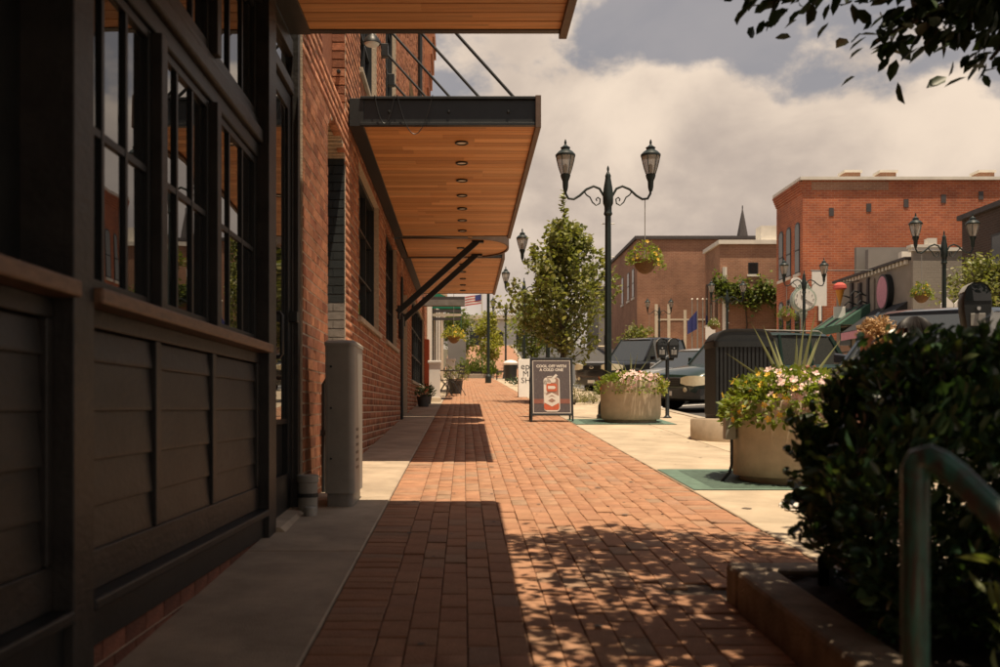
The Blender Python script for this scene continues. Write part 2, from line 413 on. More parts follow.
# old gum and oil spots
V = []; Q = []
for i in range(150):
    y = rnd.uniform(3.2, 22); x = rnd.uniform(-.5, 3.4)
    if y < 4.1 and x > 1.0: continue
    r = rnd.uniform(.008, .02)*(1.6 if i % 9 == 0 else 1); n0 = len(V); z = .0062 if x > 1.69 else .0035
    for k in range(8): t = 2*PI*k/8; q = r*rnd.uniform(.75, 1.15); V.append((x+q*math.cos(t), y+q*math.sin(t), G(y+q*math.sin(t))+z))
    Q += [(n0, n0+1, n0+2, n0+3), (n0, n0+3, n0+4, n0+7), (n0+4, n0+5, n0+6, n0+7)]
mat('gum', (.15,.12,.095), .8, .2)
o = put('gum_spots', np_mesh('gum_spots', V, Q), M['gum']); tag(o, 'old dark gum spots trodden into the paving', 'gum spots'); o['kind'] = 'stuff'
# fallen bits on the bricks
V = []; Q = []
for i in range(60):
    x = rnd.uniform(.2, 1.6); y = rnd.uniform(4, 11); s = rnd.uniform(.006, .013); z = G(y)+.004; a = rnd.uniform(0, 3)
    n0 = len(V); V += [(x+s*math.cos(a), y+s*math.sin(a), z), (x-s*math.sin(a)*.6, y+s*math.cos(a)*.6, z+s*.5), (x-s*math.cos(a), y-s*math.sin(a), z), (x+s*math.sin(a)*.6, y-s*math.cos(a)*.6, z+s*.4)]; Q.append((n0, n0+1, n0+2, n0+3))
o = put('leaf_litter', np_mesh('leaf_litter', V, Q), M['mulch']); tag(o, 'tiny dark leaf crumbs scattered on the brick pavement', 'litter'); o['kind'] = 'stuff'
# ================================================================== STOREFRONT (dark painted timber, left)
SX = -1.086
def kz(v): return H - v*1.086
st = thing('storefront', 'dark painted timber storefront with tall paned windows and lap siding panels', 'storefront', (SX, 3.0, G(3)))
P_, T_ = M['store_paint'], M['store_trim']
def bx(name, m, x0, x1, y0, y1, z0, z1, par, bev=.004): return MB().box(x0, x1, y0, y1, z0, z1).build(name, m, par, bevel=bev)
bx('backing_wall', T_, -1.6, -1.215, -14, 6.27, -.9, 4.3, st, 0)  # unseen length behind the camera, added to cut skylight on the storefront
posts = [(.35, .50), (2.605, 2.750), (5.215, 5.415)]
for a, b in posts: bx('post', P_, -1.215, -1.045, a, b, .10, 3.27, st)
bx('post', P_, -1.215, -1.055, 6.19, 6.268, .2, 4.3, st)
bays = [((.50, 2.605), [.50, 1.55, 2.605]), ((2.750, 5.215), [2.750, 3.50, 4.285, 5.215])]
for (ya, yb), ed in bays:
    # low brick base, ledge and rails
    bx('bottom_trim', T_, -1.214, -1.072, ya-.02, yb+.02, .258, .372, st)
    bx('ledge', T_, -1.214, -1.040, ya+.001, yb-.001, .372, .408, st, .008)
    bx('bottom_rail', P_, -1.214, -1.100, ya+.001, yb-.001, .408, .527, st)
    bx('top_rail', P_, -1.214, -1.098, ya+.001, yb-.001, 1.190, 1.245, st)
    bx('sill', M['store_sill'], -1.214, -1.020, ya-.03+.031, yb-.001, 1.245, 1.292, st, .008)
    bx('head_beam', P_, -1.214, -1.075, ya+.001, yb-.001, 2.365, 2.44, st, .01)
    bx('head_moulding', T_, -1.214, -1.100, ya+.001, yb-.001, 2.44, 2.50, st, .008)
    bx('head_moulding', T_, -1.214, -1.100, ya+.001, yb-.001, 2.29, 2.365, st, .008)
    bx('top_beam', P_, -1.214, -1.080, ya+.001, yb-.001, 3.12, 3.27, st, .008)
    zs = [.530, .657, .797, .945, 1.094, 1.188]
    for i in range(len(ed)-1):
        a, b = ed[i], ed[i+1]
        la = a+(.003 if i == 0 else .03); lb = b-(.045 if i == len(ed)-2 else .03)
        for k in range(5):
            mb = MB(); z0, z1 = zs[k], zs[k+1]
            mb.prism([(-1.214, la, z0-.004), (-1.110, la, z0-.004), (-1.110, la, z0+.006), (-1.121, la, z1-.002), (-1.214, la, z1-.002)], (0, lb-la, 0))
            mb.build('siding_board', P_, st, bevel=.003)
        if i < len(ed)-2: bx('batten', P_, -1.214, -1.098, b-.0295, b+.0295, .529, 1.189, st)
        else: bx('batten', P_, -1.214, -1.098, b-.044, b-.002, .529, 1.189, st)
        if ya < 1:
            if i == 0: bx('alcove_panel', T_, -1.214, -1.19, ya+.001, yb-.001, 1.293, 3.119, st, 0)
            else: bx('batten', T_, -1.189, -1.17, a-.03, a+.03, 1.293, 2.289, st)
            continue
        # windows: deep mullions, glass set back
        if i < len(ed)-2:
            bx('mullion', P_, -1.214, -1.076, b-.035, b+.035, 1.293, 2.289, st)
            bx('mullion', P_, -1.214, -1.076, b-.035, b+.035, 2.501, 3.119, st)
        wa, wb = a+(.012 if i == 0 else .036), b-(.012 if i == len(ed)-2 else .036)
        for z0, z1, horiz in ((1.293, 2.289, True), (2.501, 3.119, False)):
            w = MB(); t = .035
            w.box(-1.213, -1.112, wa, wa+t, z0+.001, z1-.001); w.box(-1.213, -1.112, wb-t, wb, z0+.001, z1-.001)
            w.box(-1.213, -1.114, wa+t, wb-t, z0+.001, z0+t+.012); w.box(-1.213, -1.114, wa+t, wb-t, z1-t, z1-.001)
            wo = w.build('window', T_, st, bevel=.003)
            third = (wb-wa-2*t)/3
            ys_ = [wa+t+third*q for q in (1, 2)]
            zc = 1.79
            cells_z = [(z0+t, zc), (zc, z1-t)] if horiz else [(z0+t, z1-t)]
            for yy in ys_: MB().box(-1.2, -1.116, yy-.011, yy+.011, z0+t+.012, z1-t).build('muntin', T_, wo)
            if horiz: MB().box(-1.2, -1.118, wa+t, wb-t, zc-.012, zc+.012).build('muntin', T_, wo)
            eds = [wa+t]+ys_+[wb-t]
            for q in range(3):
                for (c0, c1) in cells_z:
                    tilt = rnd.uniform(-.0014, .0014)
                    MB().prism([(-1.128+tilt, eds[q], c0), (-1.128-tilt, eds[q+1], c0), (-1.128-tilt*.3, eds[q+1], c1), (-1.128+tilt*1.5, eds[q], c1)], (-.006, 0, 0)).build('pane', M['store_glass'], wo)
# brick plinth under the timber: single bricks
bb = bpy.data.meshes.new('brick'); q = MB().box(0, .05, .004, .196, .004, .062); bb.from_pydata(q.v, [], q.f)
bx('plinth', M['mortar'], -1.215, -1.092, .3, 5.44, -.05, .2575, st, 0)
for r in range(4):
    y = .32+(r % 2)*.1
    while y < 5.2:
        if .257-.067*(r+1) > G(y)-.065:
            o = put('brick', bb, M['base_brick'], st); o.location = (-1.135-WL[st.name][0], y-WL[st.name][1], .255-.067*(r+1)-WL[st.name][2])
        y += .2
# the door
dz0 = G(5.5)+.03
dr = MB()
dr.box(-1.18, -1.098, 5.450, 5.540, dz0, 2.92); dr.box(-1.18, -1.098, 6.075, 6.160, dz0, 2.92)
dr.box(-1.18, -1.099, 5.540, 6.075, dz0, dz0+.25); dr.box(-1.18, -1.099, 5.540, 6.075, 2.82, 2.92)
dr.box(-1.18, -1.135, 5.540, 6.075, dz0+.25, .86)
do = dr.build('door', T_, st, bevel=.004)
MB().box(-1.115, -1.110, 5.539, 6.076, .86, 2.821).build('pane', M['store_glass'], do)
MB().box(-1.115, -1.102, 5.539, 6.076, .852, .882).build('glazing_bar', T_, do)
MB().tube([(-1.115,5.60,1.50),(-1.062,5.60,1.50),(-1.05,5.60,1.485),(-1.05,5.60,1.26),(-1.062,5.60,1.245),(-1.115,5.60,1.245)], .0115, 8).build('handle', M['black_steel'], do, smooth=True)
MB().box(-1.11, -1.045, 6.09, 6.19, 1.49, 1.555).build('lock_box', M['black_steel'], do, bevel=.004)
bx('door_frame', P_, -1.20, -1.085, 5.4155, 5.449, dz0, 3.27, st); bx('door_frame', P_, -1.20, -1.085, 6.161, 6.1895, dz0, 3.27, st)
bx('door_head', P_, -1.20, -1.075, 5.449, 6.161, 2.93, 3.00, st); bx('door_head', P_, -1.20, -1.08, 5.449, 6.161, 3.17, 3.27, st)
MB().box(-1.115, -1.11, 5.449, 6.161, 3.0, 3.17).build('pane', M['store_glass'], st)
th = MB(); th.prism([(-1.22,5.40,dz0+.02),(-1.02,5.40,dz0-.004),(-.96,5.40,G(5.4)-.02),(-1.22,5.40,G(5.4)-.05)], (0,.88,.03)); th.build('threshold', M['concrete_left'], st, bevel=.004)
# ================================================================== BRICK BUILDING (left)
WX = -1.04; YE = 27.3; ZT = 12.0
br = thing('brick_building', 'orange red brick building with dark steel windows under the timber canopies', 'building', (WX, 6.3, G(6.3)))
OP = [  # y0, y1, z0, z1, arched
    (7.43, 8.57, 1.42, 3.12, .16), (7.15, 8.57, 3.55, 8.5, .0), (9.62, 11.90, 1.857, 3.40, .0), (12.96, 15.10, 1.857, 3.43, 0),
    (9.75, 11.6, 4.35, 7.2, .0), (12.9, 14.9, 4.6, 7.2, 0), (16.2, 17.9, .2, 3.05, 0), (19.3, 25.2, 1.5, 3.25, 0), (18.5, 20.5, 4.8, 7.4, 0), (22.5, 24.5, 4.8, 7.4, 0)]
def otop(o, y):
    y0, y1, z0, z1, ar = o
    if not ar: return z1
    t = (y-(y0+y1)/2)/((y1-y0)/2); return z1+ar*(1-t*t)
def solid(za, zb, step=None):
    """solid y intervals of the wall for a course za..zb"""
    iv = [(6.28, YE)]
    zm = (za+zb)/2
    for o in OP:
        y0, y1, z0, z1, ar = o
        a, b = y0, y1
        if zm < z0: continue
        if zm >= z1:
            if not ar or zm >= z1+ar: continue
            h = math.sqrt(1-(zm-z1)/ar)*(y1-y0)/2; c = (y0+y1)/2; a, b = c-h, c+h
        nv = []
        for p, q in iv:
            if b <= p or a >= q: nv.append((p, q)); continue
            if a > p: nv.append((p, a))
            if b < q: nv.append((b, q))
        iv = nv
    return iv
CH = .0755
mb = MB(); z = -.3
zcuts = sorted(set([-.3, ZT]+[q for o in OP for q in (o[2], o[3])]+[OP[0][3]+.16*k/8 for k in range(9)]))
for za, zb in zip(zcuts[:-1], zcuts[1:]):
    for p, q in solid(za, zb): mb.box(-1.55, WX-.0035, p, q, za, zb)
mb.build('wall', M['mortar'], br)
bricks = []
nc = int((ZT-.15)/CH)
for c in range(nc):
    za = .15+c*CH; zb = za+CH
    for p, q in solid(za, zb):
        y = 6.28-(c % 2)*.105 - (.05 if c % 6 == 0 else 0); L = .212 if c % 6 else .106
        while y < q:
            a, b = max(y, p), min(y+L, q)
            if b-a > .03 and zb > G(a)-.02: bricks.append((a, b, za, zb))
            y += L
bricks_sorted = sorted([b for b in bricks if b[0] < 9.5 and b[2] < 3.2], key=lambda b: (b[0]**2+(b[2]-.95)**2))
ind = set(bricks_sorted[:300])
J = .0065
Vb = []; Qb = []; FQ = [(0,3,2,1),(4,5,6,7),(0,1,5,4),(1,2,6,5),(2,3,7,6)]
def brick_v(a, b, za, zb, dx):
    x0, x1 = WX-.06, WX+dx; e = .003
    a += J*.8; b -= J*.8; za += J; zb -= J
    return [(x0,a,za),(x1,a,za),(x1,b,za),(x0,b,za),(x0,a,zb),(x1,a,zb),(x1,b,zb),(x0,b,zb)]
o0 = WL[br.name]; cache = {}
for b in bricks:
    dx = rnd.uniform(-.002, .003)
    if b in ind:
        key = (round(b[1]-b[0], 3))
        if key not in cache:
            q = MB(); q.box(-.06, .0, J*.8, b[1]-b[0]-J*.8, J, CH-J); me = bpy.data.meshes.new('brick'); me.from_pydata(q.v, [], q.f); me.update(); cache[key] = me
        o = put('brick', cache[key], M['brick'], br); o.location = (WX+dx-o0[0], b[0]-o0[1], b[2]-o0[2])
    else:
        n0 = len(Vb); Vb += [(v[0]-o0[0], v[1]-o0[1], v[2]-o0[2]) for v in brick_v(*b, dx)]; Qb += [tuple(i+n0 for i in f) for f in FQ]
put('brick_courses', np_mesh('brick_courses', Vb, Qb), M['brick'], br, kind='stuff')
# blind niche: painted infill and painted jamb bricks
MB().box(-1.54, -1.42, 7.43, 8.57, 1.42, 3.3).build('niche_infill', M['painted_brick'], br)
ci = 0; z = 1.42
while z < 3.14:
    m = 'grey_brick' if z < 1.80 else 'painted_brick'
    for k in range(2):
        x1 = WX-.012-.2*k-(.1 if ci % 2 else 0)*(k > 0); x0 = max(x1-(.196 if (k or ci % 2 == 0) else .096), -1.42)
        if k == 1: x1 = (WX-.012-.2) if ci % 2 == 0 else (WX-.012-.1); x0 = -1.42
        MB().box(x0, x1, 8.535, 8.60, z+.004, z+CH-.004).build('jamb_brick', M[m], br)
    z += CH; ci += 1
MB().box(-1.42, WX+.012, 7.40, 8.60, 1.37, 1.418).build('niche_sill', M['kerb_concrete'], br, bevel=.005)
# upper recess: its brick jamb and back panel
MB().box(-1.50, -1.16, 7.15, 8.57, 3.55, 8.5).build('recess_panel', M['brick'], br)
z = 3.56; ci = 0
while z < 6.5:
    MB().box(-1.158, WX-.010+(.004 if ci % 2 else 0), 8.540, 8.60, z+.006, z+CH-.006).build('jamb_brick', M['brick'], br)
    if ci % 9 == 4: MB().lathe([(.018,0),(.018,.02),(.012,.03)], 8, (0,0,0)).build('anchor_bolt', M['black_steel'], br, local=True).matrix_local = Matrix.Translation((-1.10-o0[0], 8.538-o0[1], z+.04-o0[2])) @ Matrix.Rotation(PI/2, 4, 'X')
    z += CH; ci += 1
def steel_window(y0, y1, z0, z1, cols, rows, xg=-1.16, sill=True):
    w = MB(); t = .05
    w.box(-1.3, xg+.06, y0, y0+t, z0, z1); w.box(-1.3, xg+.06, y1-t, y1, z0, z1); w.box(-1.3, xg+.058, y0+t, y1-t, z0, z0+t); w.box(-1.3, xg+.058, y0+t, y1-t, z1-t, z1)
    wo = w.build('window', M['black_steel'], br, bevel=.004)
    for i in range(1, cols):
        y = y0+(y1-y0)*i/cols; MB().box(-1.2, xg+.035, y-.014, y+.014, z0+t, z1-t).build('muntin', M['black_steel'], wo)
    for i in range(1, rows):
        z = z0+(z1-z0)*i/rows; MB().box(-1.2, xg+.033, y0+t, y1-t, z-.012, z+.012).build('muntin', M['black_steel'], wo)
    for i in range(cols):
        for k in range(rows):
            a, b = y0+(y1-y0)*i/cols, y0+(y1-y0)*(i+1)/cols; c, d = z0+(z1-z0)*k/rows, z0+(z1-z0)*(k+1)/rows
            MB().box(xg-.012, xg+rnd.uniform(-.001, .001), max(a, y0+t)+.001, min(b, y1-t)-.001, max(c, z0+t)+.001, min(d, z1-t)-.001).build('pane', M['store_glass'], wo)
    if sill: MB().box(-1.25, WX+.035, y0-.06, y1+.06, z0-.055, z0-.001).build('sill', M['kerb_concrete'], wo, bevel=.006)
steel_window(9.62, 11.90, 1.857, 3.40, 3, 3); steel_window(12.96, 15.10, 1.857, 3.43, 3, 3)
for y0, y1, z0, z1 in ((9.75, 11.6, 4.35, 7.2), (12.9, 14.9, 4.6, 7.2), (18.5, 20.5, 4.8, 7.4), (22.5, 24.5, 4.8, 7.4)): steel_window(y0, y1, z0, z1, 3, 4)
steel_window(19.3, 25.2, 1.5, 3.25, 6, 3, -1.14)
# entrance alcove with its door
MB().box(-1.54, -1.46, 16.2, 17.9, .2, 3.05).build('alcove_wall', M['black_steel'], br)
d2 = MB().box(-1.46, -1.43, 16.5, 17.5, G(17)+.01, 2.9).build('door', M['black_steel'], br); MB().box(-1.43, -1.425, 16.62, 17.38, G(17)+.3, 2.75).build('pane', M['store_glass'], d2)
MB().box(WX-.001, WX+.035, 15.92, 16.17, .7, 3.1).build('entrance_pier', M['painted_brick'], br, bevel=.005)
# corbelled cornice at the far end, near the roof
for k in range(5): MB().box(WX-.001, WX+.05+.05*k, 25.8+.25*k*0, YE+.05+.05*k, 9.0+.45*k, 9.0+.45*(k+1)-.001).build('cornice_course', M['brick'], br)
for k in range(28): MB().box(WX, WX+.10, 25.9, 26.1, 4.3+.165*k, 4.3+.165*k+.09).build('corbel_brick', M['brick'], br)
for k in range(28): MB().box(WX, WX+.10, 26.8, 27.0, 4.3+.165*k, 4.3+.165*k+.09).build('corbel_brick', M['brick'], br)
MB().tube([(WX+.07, 21.5, 3.8), (WX+.07, 21.5, 11.5)], .05, 8).build('downpipe', M['black_steel'], br, smooth=True)
# things on the wall
wl = thing('wall_lamp', 'white dish lamp hanging on a thin stem from brick wall', 'lamp', (WX, 9.4, 4.6))
MB().tube([(WX-.01, 9.4, 5.35), (WX+.12, 9.4, 5.37), (WX+.15, 9.4, 5.33), (WX+.15, 9.4, 4.62)], .008, 6).build('stem', M['black_steel'], wl, smooth=True)
MB().lathe([(.012,.0),(.02,-.05),(.06,-.09),(.085,-.13),(.088,-.15),(.075,-.145)], 18, (WX+.15, 9.4, 4.62)).build('shade', M['black_steel'], wl, smooth=True)
MB().lathe([(.074,-.148),(.06,-.165),(.0,-.172)], 16, (WX+.15, 9.4, 4.62), cap=False).build('diffuser', M['lamp_white'], wl, smooth=True)
o = MB().box(WX+.01, WX+.075, 15.45, 15.70, 2.05, 2.42).build('letter_box', M['black_steel'], bevel=.01); tag(o, 'small black metal box fixed to brick wall beside the entrance', 'box')
# grey utility cabinet, standpipe, conduit
ub = thing('utility_cabinet', 'slim grey metal utility cabinet with rounded edge standing against brick wall', 'cabinet', (-.81, 6.42, G(6.42)))
b0 = G(6.3)-.004
mb = MB(); pl = []
for (cx, cy, a0) in ((-.755, 6.80, 0), (-.898, 6.80, 90), (-.898, 6.335, 180), (-.755, 6.355, 270)):
    r = .045 if a0 in (0, 270) else .006
    for k in range(5): t = math.radians(a0+22.5*k); pl.append((cx+r*math.cos(t), cy+r*math.sin(t)))
mb.loft([[(x, y, b0+.10) for x, y in pl], [(x, y, 1.355) for x, y in pl]]); mb.build('body', M['box_grey'], ub, smooth=True)
mb = MB(); mb.loft([[(x*1.0+(x+.81)*.05, y+(y-6.47)*.05, z) for x, y in pl] for z in (1.355, 1.375)]+[[(x-(x+.81)*.1, y-(y-6.47)*.1, 1.392) for x, y in pl]]); mb.build('lid', M['box_grey'], ub, smooth=True)
mb = MB(); mb.loft([[(x-(x+.81)*.12, y-(y-6.47)*.12, z) for x, y in pl] for z in (b0-.03, b0+.10)]); mb.build('foot', M['grey_steel'], ub, smooth=True)
MB().box(-.885, -.775, 6.326, 6.3289, b0+.16, 1.32).build('door_panel', M['box_grey'], ub, bevel=.003)
for zz in (.62, .95, 1.22): MB().lathe([(.008,0),(.008,.006)], 8).build('screw', M['black_steel'], ub, local=True).matrix_local = Matrix.Translation(Vector((-.865, 6.3235, zz))-WL[ub.name]) @ Matrix.Rotation(PI/2, 4, 'X')
for k in range(6): MB().box(-.7085, -.7065, 6.40, 6.53, .55+.05*k, .556+.05*k+.012).build('louvre', M['black_steel'], ub)
sp = thing('standpipe', 'short grey capped pipe stub at foot of brick wall by door', 'pipe', (-.985, 6.12, G(6.1)))
MB().lathe([(.062,-.02),(.062,.19),(.070,.195),(.070,.235),(.058,.24)], 18, (-.985, 6.13, G(6.13))).build('pipe', M['box_grey'], sp, smooth=True)
MB().lathe([(.04,-.02),(.04,.055),(.034,.06)], 14, (-.945, 5.98, G(5.98))).build('drain_cap', M['galv'], sp, smooth=True)
MB().lathe([(.066,.10),(.066,.125)], 18, (-.985, 6.13, G(6.13))).build('clamp', M['black_steel'], sp)
cd = thing('conduit', 'black electrical conduit clipped up the brick wall beside grey cabinet', 'pipe', (WX+.02, 7.05, G(7.05)))
MB().tube([(WX+.02, 7.05, G(7.05)-.02), (WX+.02, 7.05, 1.12), (WX+.05, 7.02, 1.16), (-.90, 6.80, 1.16)], .014, 8).build('tube', M['black_steel'], cd, smooth=True)
MB().box(WX, WX+.04, 7.03, 7.07, .75, .79).build('clip', M['black_steel'], cd)
# ================================================================== CANOPIES
pk_cache = {}
def plank(par, x0, x1, y, w, z):
    key = (round(x1-x0, 2), round(w, 3))
    if key not in pk_cache:
        q = MB(); e = .006; L = x1-x0
        q.loft([[(0, e, .02), (L, e, .02), (L, w-e, .02), (0, w-e, .02)][::-1], [(0, .002, .006), (L, .002, .006), (L, w-.002, .006), (0, w-.002, .006)][::-1], [(0, e, 0), (L, e, 0), (L, w-e, 0), (0, w-e, 0)][::-1]])
        me = bpy.data.meshes.new('plank'); me.from_pydata(q.v, [], q.f); me.update(); pk_cache[key] = me
    o = put('plank', pk_cache[key], M['soffit'], par); o.location = Vector((x0, y, z+rnd.uniform(0, .0025)))-WL[par.name]; return o
def downlight(par, x, y, z):
    d = MB().lathe([(.062,.0),(.066,-.012),(.058,-.016),(.046,-.010),(.044,.0)], 20, (x, y, z)).build('downlight', M['black_steel'], par, smooth=True)
    MB().lathe([(.045,-.006),(.0,-.008)], 20, (x, y, z), cap=False).build('lens', M['lamp_white'], d)
def canopy(label, x0, x1, y0, y1, z, pw, nl, rods, zt=.24, pitch=None):
    c = thing('canopy', label, 'canopy', (WX, (y0+y1)/2, z))
    n = int(round((y1-y0-.1)/pw)); pw = (y1-y0-.1)/n
    for i in range(n):
        xs = x0+.03+.1*rnd.randint(3, 12); yy = y0+.05+i*pw
        plank(c, x0+.03, xs, yy, pw, z); plank(c, xs, x1-.045, yy, pw, z)
    S = M['black_steel']
    for a, b, nm in ((y0, y0+.05, 'end_beam'), (y1-.05, y1, 'end_beam')):
        MB().box(x0+.0, x1-.05, a+.012, b-.012, z+.022, z+zt-.012).build(nm, S, c)
        MB().box(x0+.0, x1-.05, a-.01, b, z-.006, z+.0215).build('flange', S, c, bevel=.002)
        MB().box(x0+.0, x1-.05, a-.02, b+.03, z+zt-.0115, z+zt+.012).build('flange', S, c, bevel=.002)
    MB().box(x1-.0495, x1, y0-.025, y1+.025, z-.03, z+zt+.02).build('front_fascia', M['brown_steel'], c, bevel=.003)
    MB().box(x0-.10, x0+.029, y0, y1, z-.012, z+zt).build('wall_ledger', S, c, bevel=.003)
    MB().box(x0+.03, x1-.05, y0+.051, y1-.051, z+zt-.06, z+zt-.03).build('roof_deck', M['grey_steel'], c)
    for i in range(nl):
        downlight(c, x0+(x1-x0)*.56, y0+(y1-y0)*(i+.75)/(nl+.4), z)
    for k in range(3):
        xx = x0+(x1-x0)*(.16+.33*k)
        b = MB().lathe([(.016,0),(.016,.01),(.009,.018)], 6).build('bolt', S, c, local=True); b.matrix_local = Matrix.Translation(Vector((xx, y0+.0125, z+.12))-WL[c.name]) @ Matrix.Rotation(PI/2, 4, 'X')
    for y in rods:
        r = MB().tube([(x1-.16, y, z+zt), (WX+.06, y, z+zt+1.68)], .015, 8).build('tie_rod', S, c, smooth=True)
        MB().box(WX+.0005, WX+.09, y-.05, y+.05, z+zt+1.62, z+zt+1.78).build('wall_bracket', S, r, bevel=.006)
        MB().box(x1-.20, x1-.12, y-.012, y+.012, z+zt-.04, z+zt+.06).build('lug', S, r)
    return c
CZ = 3.49
canopy('dark steel canopy with timber soffit over the dark timber storefront', -.98, .641, -12, 6.05, 3.284, .13, 9, [-8, -4, -1, 1.5, 4.5])  # rear stretch behind the camera is added to keep the near ground darker
c2 = canopy('long steel canopy with orange timber soffit hung by rods beside grey cabinet', -.93, .69, 8.72, 14.4, CZ, .135, 7, [8.95, 10.0, 11.1, 12.2, 13.3])
canopy('furthest timber soffit canopy, past the round ended entrance canopy', -.93, .69, 16.42, 21.6, CZ, .135, 5, [17, 19, 21])
for k, (xa, xb, sag) in enumerate(((-.80, -.62, .16), (-.60, -.28, .22))):
    pts = [(xa+(xb-xa)*t, 8.695, CZ+.26-sag*1.6*4*t*(1-t)) for t in [i/10 for i in range(11)]]
    MB().tube(pts, .004, 5).build('loose_cable', M['black_steel'], c2, smooth=True)
# round ended canopy over the entrance
c3 = thing('entrance_canopy', 'round ended canopy over the entrance propped by two diagonal black struts', 'canopy', (WX, 15.4, CZ))
yc, hw = 15.4, .92
def xr(y):
    t = abs(y-yc)/hw; return .05+.66*math.sqrt(max(0, 1-t**2.4))
nP = 12; pw = 2*hw/nP
for i in range(nP):
    ya = yc-hw+i*pw; xe = min(xr(ya+.01), xr(ya+pw-.01), )-.03
    mb = MB(); mb.loft([[(-.93, ya+.002, CZ+zz), (xr(ya+.004)-.03, ya+.002, CZ+zz), (xr(ya+pw-.004)-.03, ya+pw-.002, CZ+zz), (-.93, ya+pw-.002, CZ+zz)] for zz in (.0, .018)]); mb.build('plank', M['soffit'], c3)
pts = [(-.95, yc-hw-.01)] + [(xr(yc-hw+2*hw*k/28), yc-hw+2*hw*k/28) for k in range(29)] + [(-.95, yc+hw+.01)]
mb = MB(); ins = [(-.95, yc-hw+.015)]+[(x-.03, y+(.02 if y < yc else -.02)*(abs(y-yc)/hw)) for x, y in pts[1:-1]]+[(-.95, yc+hw-.015)]
mb.loft([[(pts[i][0], pts[i][1], CZ-.02), (pts[i][0], pts[i][1], CZ+.20), (ins[i][0], ins[i][1], CZ+.20), (ins[i][0], ins[i][1], CZ-.02)] for i in range(len(pts))]); mb.build('rim', M['brown_steel'], c3, smooth=True)
mb = MB(); mb.loft([[(x, y, CZ+zz) for x, y in ins] for zz in (.10, .13)]); mb.build('roof_deck', M['grey_steel'], c3)
MB().box(-1.039, -.9505, yc-hw, yc+hw, CZ-.02, CZ+.2).build('wall_ledger', M['black_steel'], c3)
for y in (14.75, 16.05):
    s = MB().bar((.20, y, CZ-.01), (WX+.03, y, 2.40), .05, .09).build('strut', M['black_steel'], c3, bevel=.004)
    MB().box(WX+.0355, WX+.07, y-.06, y+.06, 2.30, 2.5).build('foot_plate', M['black_steel'], s)
    MB().box(.12, .30, y-.05, y+.05, CZ-.035, CZ-.005).build('head_plate', M['black_steel'], s)
downlight(c3, -.05, 15.4, CZ)

# the brick path climbing past the far bed
mat('far_brick', (.36,.19,.115), .85, .2, 6, .3, 40)
strip('brick_path', 1.76, 3.9, [57.0+2.3*i for i in range(11)], .006, M['far_brick'])
strip('brick_path_left', -1.2, 1.75, [59.6+2.04*i for i in range(11)], .004, M['far_brick'])
# ================================================================== PLANTING BED, HEDGE, RAIL
bed = thing('planting_bed', 'raised planting bed with weathered concrete edging and dark mulch', 'planting bed', (2.4, 2.0, G(2)))
BT = G(3.88)+.152
mb = MB()
def edge_box(x0, x1, y0, y1):
    q = MB(); q.add([(x0,y0,G(y0)-.1),(x1,y0,G(y0)-.1),(x1,y1,G(y1)-.1),(x0,y1,G(y1)-.1),(x0,y0,G(y0)+.152),(x1,y0,G(y0)+.152),(x1,y1,G(y1)+.152),(x0,y1,G(y1)+.152)],
      [(0,3,2,1),(4,5,6,7),(0,1,5,4),(1,2,6,5),(2,3,7,6),(3,0,4,7)]); return q
for y0, y1 in ((-3, -.9), (-.897, 1.3), (1.303, 3.73)): edge_box(1.045, 1.205, y0, y1).build('edging', M['bed_concrete'], bed, bevel=.018)
edge_box(1.045, 3.9, 3.733, 3.885).build('edging', M['bed_concrete'], bed, bevel=.018)
mb = MB(); nx, ny = 40, 90; vs = []
for j in range(ny+1):
    for i in range(nx+1):
        x = 1.19+(3.92-1.19)*i/nx; y = -3+(3.75+3)*j/ny; vs.append((x, y, G(y)+.105+rnd.uniform(-.016, .016)+.05*math.exp(-((x-1.9)/.6)**2)))
mb.add(vs, [(j*(nx+1)+i, j*(nx+1)+i+1, (j+1)*(nx+1)+i+1, (j+1)*(nx+1)+i) for j in range(ny) for i in range(nx)]); mb.build('mulch', M['mulch'], bed, smooth=True)
# loose bark chips
V = []; Q = []
for i in range(900):
    x = rnd.uniform(1.22, 2.0); y = rnd.uniform(2.3, 3.72); z = G(y)+.118+rnd.uniform(0, .012); a = rnd.uniform(0, PI); s = rnd.uniform(.008, .022)
    c, d = math.cos(a)*s, math.sin(a)*s; n0 = len(V); V += [(x+c, y+d, z+rnd.uniform(-.004, .008)), (x-d*.4, y+c*.4, z+.004), (x-c, y-d, z+rnd.uniform(-.004, .008)), (x+d*.4, y-c*.4, z+.003)]; Q.append((n0, n0+1, n0+2, n0+3))
put('bark_chips', np_mesh('bark_chips', V, Q), M['mulch'], None, kind='stuff').parent = None
tag(bpy.data.objects['bark_chips'], 'loose dark bark chips strewn over the planting bed', 'bark chips')
